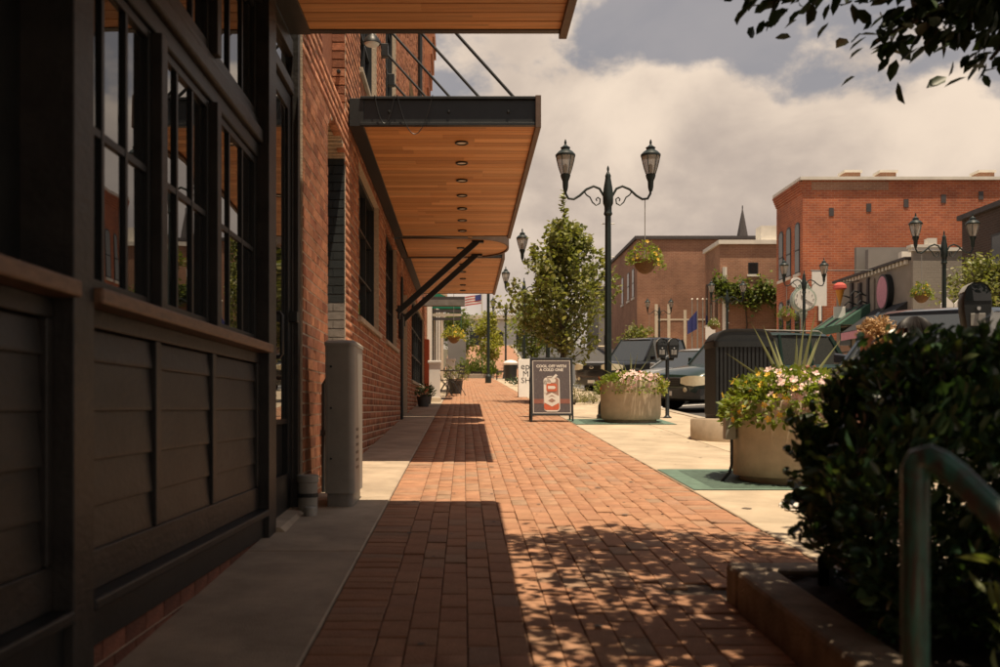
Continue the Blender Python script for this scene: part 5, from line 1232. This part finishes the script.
# the drooping branches seen at the top right of the view
branch([(2.9, 3.2, 3.3), (2.45, 3.8, 3.05), (1.95, 4.0, 2.83), (1.55, 4.05, 2.72), (1.22, 4.05, 2.66)], 300, .10)
branch([(2.8, 3.4, 3.2), (2.4, 4.0, 2.9), (2.05, 4.1, 2.66), (1.74, 4.1, 2.50)], 230, .10)
branch([(2.8, 3.4, 3.2), (2.5, 4.0, 2.85), (2.15, 4.1, 2.66), (1.93, 4.12, 2.60)], 250, .10)
branch([(3.0, 3.4, 3.2), (2.6, 4.0, 2.8), (2.35, 4.1, 2.58), (2.22, 4.1, 2.42)], 130, .07)
branch([(3.0, 3.3, 3.2), (2.5, 4.05, 2.90), (2.28, 4.1, 2.74), (2.0, 4.1, 2.67)], 200, .09)
for a, b in (((1.42,4.05,2.67),(1.18,4.05,2.62)), ((1.30,4.05,2.66),(1.26,4.05,2.52)), ((2.0,4.1,2.55),(1.92,4.1,2.45))): lm.tube([a, b], [.006, .002], 5)
lm.build('limbs', M['bark'], ot)
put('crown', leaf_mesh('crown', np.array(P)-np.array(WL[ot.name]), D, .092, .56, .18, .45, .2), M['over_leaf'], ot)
# low planting in the tree pit, far bed and ivy
def shrub(name, label, x, y, rx, ry, h, lm_, n, ls, z0=None, wid=.45):
    t = thing(name, label, 'shrub', (x, y, G(y) if z0 is None else z0)); P = []; D = []
    for i in range(n):
        a = rnd.uniform(0, 2*PI); q = math.sqrt(rnd.random()); lump = 1+.25*math.sin(3*a+x*5)+.2*math.sin(7*a); z = h*(1-.75*q*q)*rnd.uniform(.25, 1)*(.8+.3*math.sin(5*a+q*6))
        P.append((rx*q*math.cos(a)*lump, ry*q*math.sin(a)*lump, max(.02, z))); D.append((math.cos(a)*q, math.sin(a)*q, .8))
    put('foliage', leaf_mesh('foliage', P, D, ls, wid, .2, .45), M[lm_], t)
    for k in range(5): MB().tube([(0, 0, -.02), (rx*.3*math.cos(k*1.3), ry*.3*math.sin(k*1.3), h*.5)], [.012, .004], 5).build('stem', M['bark'], t, local=True)
    return t
shrub('lavender_clump', 'grey green lavender clump at the foot of the pyramid tree', 2.45, 21.6, .36, .3, .52, 'pale_leaf', 700, .07, None, .22)
shrub('lavender_clump', 'smaller grey green clump beside the red flowered planter', 2.95, 22.2, .28, .25, .40, 'pale_leaf', 420, .07, None, .22)
shrub('low_shrub', 'low dark green clump beyond the white sandwich board', 2.6, 38.5, .8, .6, .75, 'hedge_leaf', 500, .12)
for i, (x, y, rx, h, lab) in enumerate(((.15, 57.9, .75, 1.35, 'rounded green shrub in the far bed next to the grey wall'), (.95, 58.2, .8, 1.5, 'tallest green shrub in the far kerbed bed'), (1.55, 57.8, .45, .95, 'small green shrub at the path end of the far bed'))): shrub('garden_shrub', lab, x, y, rx, .5, h, 'ivy_leaf', 800, .17)
fb = thing('far_bed', 'kerbed planting bed closing the brick pavement', 'planting bed', (.6, 58, G(57.3)))
MB().box(-.9, 1.75, 57.31, 57.5, G(57)-.1, G(57.3)+.22).build('edging', M['kerb_concrete'], fb, bevel=.02); MB().box(-.85, 1.7, 57.5, 59.5, G(57)-.1, G(59.5)+.05).build('soil', M['mulch'], fb)
iv = None
# ================================================================== FAR BUILDINGS
brickwork_mat('brick_orange', (.44,.125,.05), (.33,.085,.04), (.42,.22,.14), .3, .11, msize=.012, weather=.38)
brickwork_mat('brick_brown', (.30,.145,.085), (.25,.115,.07), (.33,.21,.14), .30, .10, msize=.012, weather=.35)
brickwork_mat('brick_tan', (.33,.165,.095), (.27,.13,.08), (.36,.24,.16), .30, .10, msize=.012, weather=.35)
brickwork_mat('brick_dark', (.075,.045,.035), (.06,.038,.03), (.09,.07,.06), .22, .075, weather=.3)
brickwork_mat('brick_grey', (.30,.265,.22), (.285,.25,.21), (.26,.23,.19), .22, .085, msize=.007, weather=.15)
mat('stucco_grey', (.27,.235,.20), .9, .12, 1.5, .2, 30); mat('far_grey', (.24,.22,.20), .9, .12, 1); mat('coping', (.72,.68,.60), .7, .1, 2)
mat('awning_green', (.045,.11,.075), .8, .15, 4); mat('awning_black', (.03,.03,.032), .8, .15, 4); mat('awning_deep', (.012,.20,.12), .8, .12, 4); mat('sign_pink', (.58,.26,.34), .6, .12, 9); mat('clock_green', (.40,.47,.41), .6, .12, 6); mat('slate', (.07,.06,.06), .7, .15, 3)
mat('flag_red', (.55,.10,.08), .8, .05); mat('flag_blue', (.05,.06,.22), .8, .05)
def bld(name, label, loc): return thing(name, label, 'building', loc)
def win(par, face, u0, u1, z0, z1, plane, arch=0, m='far_glass', fr='black_steel', mull=True):
    """face 'x-' (street front at x=plane, u along y) or 'y-' (wall facing the camera, u along x)"""
    def pt(u, d, z): return (plane+d, u, z) if face == 'x-' else (u, plane+d, z)
    def pr(pl, d0, d1): mb = MB(); mb.loft([[pt(u, d, z) for u, z in pl] for d in (d0, d1)]); return mb
    t = .07; out = [(u0, z0), (u1, z0), (u1, z1)] + ([((u0+u1)/2+(u1-u0)/2*math.cos(q), z1+arch*math.sin(q)) for q in [PI*k/6 for k in range(1, 6)]] if arch else []) + [(u0, z1)]
    cu, cz = (u0+u1)/2, (z0+z1)/2
    w = pr(out, -.02, .10).build('window', M[fr], par)
    inn = [(cu+(u-cu)*(1-2*t/(u1-u0)), cz+(z-cz)*(1-2*t/(z1-z0))) for u, z in out]
    pr(inn, -.028, -.019).build('pane', M[m], w)
    if mull: pr([(u0+t, cz-.03), (u1-t, cz-.03), (u1-t, cz+.03), (u0+t, cz+.03)], -.04, -.027).build('meeting_rail', M[fr], w)
    pr([(u0-.08, z0-.14), (u1+.08, z0-.14), (u1+.08, z0-.01), (u0-.08, z0-.01)], -.08, .05).build('sill', M['coping'], w); return w
FX = 15.4
# --- C: tall orange brick corner building
c = bld('corner_building', 'three storey orange brick corner building with white coping and chimneys', (20, 46, G(44)))
zc = 11.3
MB().box(FX, 46, 44.2, 47.9, 1.2, zc).build('wall', M['brick_orange'], c)
MB().box(FX-.15, 26, 44.05, 48.05, zc+.001, zc+.14).build('coping', M['coping'], c); MB().box(25.99, 46, 44.3, 47.9, zc+.001, zc+.34).build('parapet', M['brick_orange'], c); MB().box(26.001, 46, 44.05, 48.05, zc+.341, zc+.50).build('coping', M['coping'], c)
MB().box(FX+.4, FX+3.9, 44.18, 44.199, zc-.45, zc-.06).build('paler_brick_band', M['brick_tan'], c)
for x in (18.0, 19.65, 24.2): ch = MB().box(x-.35, x+.35, 45, 45.7, zc+.141, zc+.55).build('chimney', M['brick_tan'], c); MB().box(x-.42, x+.42, 44.95, 45.75, zc+.551, zc+.66).build('chimney_cap', M['coping'], ch)
for x, z in ((16.7, 9.85), (18.4, 10.05), (20.1, 10.25), (21.8, 10.45), (23.5, 10.6)): MB().box(x-.11, x+.11, 44.18, 44.199, z-.18, z+.20).build('vent', M['slate'], c)
for y in (44.9, 46.1, 47.2): win(c, 'x-', y-.33, y+.33, 7.15, 9.3, FX, .22); win(c, 'x-', y-.33, y+.33, 3.9, 5.9, FX, .2)
for k in range(5): MB().box(FX-.05-.04*k, FX-.0005, 44.2, 47.9, zc-.55+.1*k, zc-.46+.1*k).build('cornice_course', M['brick_orange'], c)
MB().box(FX-.08, FX-.0005, 44.3, 47.8, 2.2, 3.3).build('shopfront', M['black_steel'], c); MB().box(FX-.35, FX-.08, 44.2, 47.9, 3.3, 3.6).build('shop_cornice', M['slate'], c)
for x in (15.9, 17.2, 18.6): win(c, 'y-', x-.35, x+.35, 3.0, 4.0, 44.2)
MB().tube([(FX+.8, 44.1, 2), (FX+.8, 44.1, 6.6)], .06, 6).build('downpipe', M['slate'], c); MB().tube([(20.3, 44.05, 6.2), (20.3, 44.05, 7.6)], .12, 6).build('flue', M['slate'], c)
# --- D: low shops with awnings
d = bld('shop_row', 'low grey rendered shops with awnings and round sign', (18, 37, G(37)))
zd = 6.05
MB().box(FX, 26, 33.5, 40.2, .8, zd).build('wall', M['stucco_grey'], d)
MB().box(FX+.01, 26, 33.36, 33.499, .8, zd+.28).build('side_wall', M['brick_grey'], d); MB().box(FX-.05, 26.05, 33.30, 33.60, zd+.281, zd+.40).build('coping', M['coping'], d)
MB().box(FX-.1, FX+1.0, 33.28, 33.62, zd+.401, zd+.50).build('coping', M['coping'], d); MB().box(FX+.5, FX+.8, 33.3, 33.6, zd+.501, zd+.72).build('roof_vent', M['coping'], d)
k = 33.7
while k < 40: MB().box(FX-.10, FX-.0005, k, k+.14, zd-.10, zd+.04).build('dentil', M['coping'], d); k += .30
MB().box(FX-.18, FX+.2, 33.62, 40.2, zd+.041, zd+.13).build('cornice', M['slate'], d)
MB().box(17.2, 19.5, 38.2, 38.5, zd-.5, zd+1.05).build('roof_wall', M['coping'], d); MB().box(16.3, 17.19, 39.2, 39.5, zd-.5, zd+1.3).build('roof_wall', M['far_grey'], d); MB().box(16.1, 25, 39.9, 40.1, zd-.5, zd+1.5).build('roof_wall', M['far_grey'], d)
win(d, 'x-', 34.2, 36.1, G(35)+.5, G(35)+2.4, FX); win(d, 'x-', 37.0, 38.2, G(37)+.5, G(37)+2.4, FX); win(d, 'x-', 38.6, 39.8, G(38)+.4, G(38)+2.4, FX)
MB().box(FX-.06, FX-.0005, 36.4, 36.75, G(36), 5.8).build('pilaster', M['stucco_grey'], d)
for i, (y, z) in enumerate(((37.0,5.2),(37.5,5.35),(38.1,5.0),(38.6,5.3),(36.9,4.9))): MB().tube([(FX-.01, y, z), (FX-.35, y, z+.12), (FX-.5, y, z-.05)], .03, 6).build('gooseneck_lamp', M['black_steel'], d)
for y0, y1, z0 in ((36.85, 37.0, 4.7), (37.6, 37.8, 4.6), (38.4, 38.6, 4.7)): MB().box(FX-.10, FX-.0005, y0, y1, z0, z0+1.2).build('shop_letter_panel', M['slate'], d)
MB().tube([(18.3, 33.3, 3.0+.06*math.sin(0)), (17.6, 33.32, 3.35), (17.2, 33.32, 3.3), (16.9, 33.32, 3.25), (16.5, 33.32, 3.45)], .02, 5).build('cable', M['slate'], d)
def awning(label, y0, y1, zt, zb, dep, m, ribs=0):
    t = thing('awning', label, 'awning', (FX, (y0+y1)/2, zb), 0)
    MB().prism([(FX-.002, y0, zt), (FX-dep, y0, zb+.02), (FX-dep, y0, zb-.0), (FX-.002, y0, zt-.05)], (0, y1-y0, 0)).build('fabric', M[m], t)
    MB().box(FX-dep-.015, FX-dep+.01, y0, y1, zb-.28, zb-.001).build('valance', M['sign_pink' if 'black' in m else m], t)
    for yy in (y0, y1-.02): MB().prism([(FX-.01, yy, zt-.05), (FX-dep+.02, yy, zb), (FX-.01, yy, zb)], (0, .02, 0)).build('end_flap', M[m], t)
    for k in range(ribs):
        y = y0+(y1-y0)*(k+.5)/ribs; MB().prism([(FX-.1, y, zt-.04+.02), (FX-dep+.05, y, zb+.075), (FX-dep+.05, y, zb+.055), (FX-.1, y, zt-.06)], (0, .22, 0)).build('stripe', M['awning_deep' if 0 else 'slate'], t)
    for yy in (y0+.1, y1-.1): MB().tube([(FX-.01, yy, zb-.05), (FX-dep+.03, yy, zb-.02)], .02, 5).build('stay', M['black_steel'], t)
awning('black shop awning with pink valance under the oval pink sign', 33.75, 36.45, 4.65, 3.75, 1.25, 'awning_black')
awning('green shop awning with dark stripes beside the street clock', 36.7, 39.8, 4.95, 4.10, 1.2, 'awning_green', 3)
ov = thing('oval_sign', 'upright oval pink shop sign with thick black rim on grey wall', 'sign', (FX, 35.3, 5.1))
mb = MB(); mb.loft([[(FX-dx, 35.3+.50*s_*math.cos(a), 5.15+.66*s_*math.sin(a)) for a in [2*PI*k/28 for k in range(28)]] for dx, s_ in ((.001, 1), (.22, 1))]); mb.build('rim', M['black_steel'], ov, smooth=True)
mb = MB(); mb.loft([[(FX-dx, 35.3+.43*s_*math.cos(a), 5.15+.58*s_*math.sin(a)) for a in [2*PI*k/28 for k in range(28)]] for dx, s_ in ((.221, 1), (.24, 1))]); mb.build('face', M['sign_pink'], ov)
ic = thing('cone_sign', 'ice cream cone shaped hanging shop sign above green awning', 'sign', (FX-.7, 37.9, 5.0))
MB().lathe([(.02,-.62),(.17,0)], 14, (FX-.75, 37.9, 5.55)).build('cone', M['amber'], ic, smooth=True); MB().lathe([(.18,0),(.26,.06),(.24,.18),(.12,.28),(.0,.30)], 14, (FX-.75, 37.9, 5.55)).build('scoop', M['flag_red'], ic, smooth=True); MB().tube([(FX-.001, 37.9, 5.9), (FX-.75, 37.9, 5.84)], .02, 5).build('arm', M['black_steel'], ic)
o = MB().box(FX-1.0, FX-.55, 37.86, 37.9, 4.45, 4.9).build('small_sign', M['white'], bevel=.01); tag(o, 'small white sign hanging below the ice cream cone sign', 'sign')
bnn = thing('banner', 'white banner hung behind lamp lantern by the orange corner building', 'banner', (13.3, 36.2, 5.1)); MB().box(12.95, 13.5, 36.18, 36.2, 4.75, 6.05).build('cloth', M['white'], bnn); MB().box(13.2, 13.3, 36.17, 36.2, 4.2, 4.749).build('tail', M['white'], bnn); MB().tube([(12.9, 36.19, 6.07), (15.4, 36.19, 6.07)], .02, 5).build('pole', M['black_steel'], bnn)
# --- street clock
ck = thing('street_clock', 'pale green cast iron street clock with round white dial', 'clock', (12.35, 35.4, G(35.4))); z0 = G(35.4); C = (12.35, 35.4)
MB().lathe([(.26,-.03),(.26,.25),(.20,.35),(.15,.9),(.17,1.0),(.10,1.1),(.085,2.5),(.12,2.6),(.16,2.75),(.10,2.85)], 14, (*C, z0)).build('column', M['clock_green'], ck, smooth=True)
zc2 = z0+3.22
def disc(r, y, m, nm, par): mb = MB(); mb.loft([[(C[0]+r*math.cos(a), yy, zc2+r*math.sin(a)) for a in [2*PI*k/32 for k in range(32)]] for yy in y]); return mb.build(nm, M[m], par)
cs = disc(.44, (35.25, 35.55), 'clock_green', 'case', ck); dl = disc(.37, (35.23, 35.249), 'white', 'dial', cs)
for k in range(12):
    a = 2*PI*k/12; MB().bar((C[0]+.29*math.cos(a), 35.226, zc2+.29*math.sin(a)), (C[0]+.34*math.cos(a), 35.226, zc2+.34*math.sin(a)), .025, .004).build('hour_mark', M['ink'], dl)
for a, L in ((2.35, .20), (-.55, .30)): MB().bar((C[0]-.06*math.cos(a), 35.222, zc2-.06*math.sin(a)), (C[0]+L*math.cos(a), 35.222, zc2+L*math.sin(a)), .03, .004).build('hand', M['ink'], dl)
MB().prism([(C[0]-.30, 35.28, zc2+.33), (C[0]+.30, 35.28, zc2+.33), (C[0]+.05, 35.28, zc2+.72), (C[0]-.05, 35.28, zc2+.72)], (0, .24, 0)).build('crest', M['clock_green'], ck); mb = MB(); mb.lathe([(.19,-.05),(.19,.05)], 20); o = mb.build('emblem', M['white'], ck, local=True); o.matrix_local = Matrix.Translation(Vector((C[0]-.28, 35.35, zc2+.62))-WL[ck.name]) @ Matrix.Rotation(PI/2, 4, 'X')
# --- F: dark brick building nearer
f = bld('dark_brick_building', 'dark brick shop building behind the leafy tree and blue car', (18, 24, G(24)))
MB().box(FX+.02, 26, 16, 30.1, .3, 6.75).build('wall', M['brick_dark'], f); MB().box(FX-.1, 26, 15.9, 30.2, 6.751, 6.9).build('coping', M['slate'], f)
for y in (18, 21, 24, 27): win(f, 'x-', y-.8, y+.8, G(y)+.5, G(y)+2.6, FX+.02)
for y in (18, 20.5, 23, 25.5, 28): win(f, 'x-', y-.4, y+.4, 4.6, 6.0, FX+.02)
for i, x in enumerate((13.05, 13.42)): o = MB().prism([(x, 26.6, G(26.6)), (x+.34, 26.6, G(26.6)), (x+.34, 26.6, G(26.6)+2.55), (x+.17, 26.6, G(26.6)+2.72), (x, 26.6, G(26.6)+2.55)], (0, .04, 0)).build('fence_board', M['white']); tag(o, ['white pointed fence board beside the lamp pole, away from the dark tree', 'white pointed fence board nearest the dark brick building'][i], 'board', 'white pointed boards')
# --- B and A: brown brick buildings down the street
b = bld('brown_brick_building', 'brown brick building with ivy climbing beside the orange corner building', (20, 60, G(58)))
MB().box(FX, 26, 58.5, 62.1, 2, 10.8).build('wall', M['brick_tan'], b); MB().box(FX-.12, 21, 58.35, 62.2, 10.801, 11.05).build('coping', M['coping'], b); MB().box(18.0, 20.2, 58.9, 60, 11.051, 12.0).build('roof_box', M['coping'], b); MB().box(20.2, 26, 58.5, 60.5, 11.0, 11.7).build('parapet', M['brick_tan'], b)
MB().tube([(FX+.25, 58.38, 2.5), (FX+.25, 58.38, 9.4)], .14, 6).build('downpipe', M['coping'], b)
for y in (59.3, 60.6, 61.6):
    win(b, 'x-', y-.3, y+.3, 6.2, 8.6, FX, .2)
win(b, 'y-', 17.1, 17.7, 9.0, 9.7, 58.5, 0, mull=False); win(b, 'y-', 17.4, 18.6, 3.6, 4.8, 58.5)
iv = thing('ivy', 'green ivy spread over the brown brick wall above the parked cars', 'ivy', (17.3, 58.4, 5.5)); P = []; D = []
for i in range(2600):
    x = rnd.uniform(14.9, 19.6); tcv = (x-14.9)/4.7; z = 8.35-.55*tcv+rnd.gauss(0, .35)-.3*math.sin(x*2.1)**2
    if tcv > .78 and rnd.random() < .7: z -= rnd.uniform(0, 3.6)
    if .2 < tcv < .6: z -= abs(rnd.gauss(0, .25))
    P.append((x, 58.38-abs(rnd.gauss(0, .22)), z)); D.append((rnd.gauss(0, .5), -1, -.2))
put('leaves', leaf_mesh('leaves', np.array(P)-np.array(WL[iv.name]), D, .24, .8, .2, .4), M['ivy_leaf'], iv)
lm = MB()
for x in (15.6, 16.8, 18.9): lm.tube([(x, 58.42, G(58)), (x+.2, 58.42, 6), (x, 58.42, 8.2)], [.06, .04, .02], 5)
lm.build('vines', M['bark'], iv)
a = bld('plain_brick_building', 'plain brown brick building facing down the street with painted stripes', (14, 68, G(66)))
MB().box(11.75, 24, 66, 78, 2.3, 12.4).build('wall', M['brick_brown'], a); MB().box(11.6, 24.1, 65.85, 78, 12.401, 12.62).build('coping', M['slate'], a)
for x, z0, z1 in ((13.05, 3.5, 8.0), (13.9, 3.5, 8.0), (15.0, 3.5, 7.6)): MB().box(x-.1, x+.1, 65.97, 65.999, z0, z1).build('painted_stripe', M['cream'], a)
MB().box(13.0, 17.0, 65.975, 65.999, 6.9, 7.0).build('painted_stripe', M['cream'], a); win(a, 'y-', 16.6, 17.3, 4.0, 5.0, 66, 0); win(a, 'y-', 15.4, 16.2, 3.5, 4.6, 66)
for y in (67.5, 69.5, 72): win(a, 'x-', y-.4, y+.4, 8.6, 10.6, 11.75)
sg = thing('street_sign', 'white square street sign on a grey post before brown brick building', 'sign', (12.6, 49.8, G(49.8))); MB().tube([(12.6, 49.8, G(49.8)-.05), (12.6, 49.8, G(49.8)+2.9)], .04, 7).build('post', M['galv'], sg); MB().box(12.35, 12.85, 49.72, 49.75, G(49.8)+2.1, G(49.8)+2.75).build('plate', M['white'], sg)
fl = thing('flagpoles', 'trio of slim flagpoles with one blue flag before brown brick wall', 'flagpole', (15.2, 62.5, G(62)))
for x in (14.9, 15.25, 15.6): MB().tube([(x, 63.5, G(63)-.1), (x, 63.5, 8.0)], [.05, .03], 6).build('pole', M['galv'], fl); MB().lathe([(.0,-.08),(.08,0),(.0,.08)], 8, (x, 63.5, 8.05)).build('ball', M['coping'], fl, smooth=True)
mb = MB(); mb.loft([[(15.2-.09*k, 63.45+.06*math.sin(k*1.7), 7.3-.10*k), (15.2-.09*k, 63.45+.06*math.sin(k*1.7), 6.1-.05*k)] for k in range(8)], cap=False, closed=False); mb.build('flag', M['flag_blue'], fl)
sp_ = thing('steeple', 'dark slate church steeple rising behind brown brick buildings', 'steeple', (29.5, 103, 5)); MB().lathe([(1.25,0),(1.25,15.0),(1.45,15.2),(1.05,16.4),(.66,18.8),(.25,21.0),(.05,22.0)], 8, (29.5, 103, 0)).build('spire', M['slate'], sp_); MB().tube([(29.5, 103, 21.9), (29.5, 103, 22.4)], .06, 6).build('finial', M['slate'], sp_)
g_ = bld('grey_building', 'far plain grey rendered building beyond the lamp post', (13, 86, G(85))); MB().box(11.9, 22, 86, 94, 3, 11.7).build('wall', M['far_grey'], g_); MB().box(11.8, 22.1, 85.9, 94.1, 11.701, 11.95).build('coping', M['coping'], g_)
for x in (12.8, 14.2): win(g_, 'y-', x-.4, x+.4, 6.0, 7.4, 86)
pw_ = bld('white_building', 'low white building with dark windows closing the street', (1, 84, G(80))); MB().box(-8, 8.5, 84, 92, 4, 8.6).build('wall', M['white'], pw_); MB().box(-8.3, 8.8, 83.6, 92.3, 8.601, 8.95).build('roof_edge', M['cream'], pw_)
for x in (-.6, 1.0, 2.9, 5.0, 7.0): win(pw_, 'y-', x-.5, x+.5, 6.1, 7.6, 84)
MB().box(1.0, 2.6, 83.9, 83.999, 4.8, 6.1).build('garage_door', M['slate'], pw_)
# --- left row continuing past the brick building
l2 = bld('terrace_building', 'cream rendered shop with green awning past the brick building', (-3, 36, G(36))); MB().box(-8, -1.05, 27.4, 50, .8, 6.6).build('wall', M['cream'], l2); MB().box(-8, -.85, 27.36, 50.1, 6.601, 6.85).build('cornice', M['white'], l2)
for y in (28.2, 31, 34, 37.5): MB().box(-1.049, -.93, y-.16, y+.16, G(y), 6.5).build('pilaster', M['white'], l2); win(l2, 'x-', y+.5, y+2.2, G(y)+.7, G(y)+2.9, -1.05)
aw = thing('awning', 'deep green shop awning with striped valance on cream rendered shop', 'awning', (-.6, 31, 4)); MB().prism([(-1.02, 29.6, 4.55), (-.10, 29.6, 4.15), (-.10, 29.6, 3.98), (-1.02, 29.6, 4.35)], (0, 3.2, 0)).build('fabric', M['awning_deep'], aw)
for k in range(3): MB().box(-1.0, -.085, 29.56, 29.598, 3.62+.12*k, 3.70+.12*k).build('valance_stripe', M['slate' if k % 2 == 0 else 'cream'], aw)
MB().prism([(-1.02, 29.57, 4.54), (-.10, 29.57, 4.14), (-.10, 29.57, 3.98), (-1.02, 29.57, 3.98)], (0, .025, 0)).build('end_panel', M['awning_deep'], aw)
MB().box(-.11, -.085, 29.6, 32.8, 3.62, 3.979).build('valance', M['awning_deep'], aw)
aw2 = thing('shop_blind', 'dark flat shop blind between the timber canopy and green awning', 'awning', (-.5, 24.5, 3.5)); MB().box(-1.03, .02, 24.0, 25.6, 3.62, 3.70).build('blind', M['slate'], aw2); MB().box(-1.03, .02, 23.96, 24.0, 3.48, 3.619).build('valance', M['grey_steel'], aw2)
basket(-.30, 28.6, 4.4, 3.05, 'large hanging fern ball beneath the green awning', 'flower_yellow', 'yellow_leaf', R=.30)
gw = tag(MB().box(-1.0, .12, 60.0, 60.3, G(60)-.1, 5.2).build('grey_wall', M['far_grey'], bevel=.02), 'plain grey garden wall behind the far shrubs', 'wall')
pp = thing('sign_pole', 'slim black pole standing at the end of the brick pavement', 'pole', (1.04, 44, G(44))); MB().tube([(1.10, 44, G(44)-.05), (1.10, 44, 6.9)], .07, 10).build('shaft', M['lamp_green'], pp, smooth=True); MB().lathe([(.14,-.05),(.14,.3),(.08,.4)], 12, (1.10, 44, G(44))).build('base', M['lamp_green'], pp)
fp = thing('flagpole', 'pale flagpole flying a striped flag past the timber canopy', 'flagpole', (1.15, 62, G(62))); MB().tube([(1.15, 62, G(62)-.1), (1.15, 62, 8.6)], [.07, .04], 8).build('pole', M['coping'], fp)
for k in range(7):
    mb = MB(); mb.loft([[(1.10-.13*j, 62+.05*math.sin(j*.9), 8.2-.085*k-.02*j), (1.10-.13*j, 62+.05*math.sin(j*.9), 8.2-.085*(k+1)-.02*j)] for j in range(9)], cap=False, closed=False); mb.build('stripe', M['flag_red' if k % 2 == 0 else 'white'], fp)
mb = MB(); mb.loft([[(1.10-.13*j, 61.98+.05*math.sin(j*.9), 8.2-.02*j), (1.10-.13*j, 61.98+.05*math.sin(j*.9), 7.85-.02*j)] for j in range(4)], cap=False, closed=False); mb.build('canton', M['flag_blue'], fp)
b2 = thing('litter_bin', 'far dark bin with pale liner beside the last lamp', 'bin', (2.35, 49, G(49))); MB().lathe([(.30,0),(.33,.75),(.34,.80)], 16).build('body', M['black_steel'], b2, local=True, smooth=True); MB().lathe([(.34,.801),(.37,.90),(.28,1.0),(.1,1.05)], 12).build('liner', M['white'], b2, local=True, smooth=True)
b3 = thing('bench', 'far black iron bench facing the brick pavement', 'bench', (1.95, 52, G(52)))
for z in (.42, .60, .72): MB().box(-.2 if z < .5 else .18, .2, -.6, .6, z, z+.05).build('slat', M['black_steel'], b3, local=True)
for y in (-.5, .5): MB().tube([(-.2, y, 0), (-.18, y, .42), (.18, y, .42), (.2, y, .78)], .02, 6).build('leg', M['black_steel'], b3, local=True)
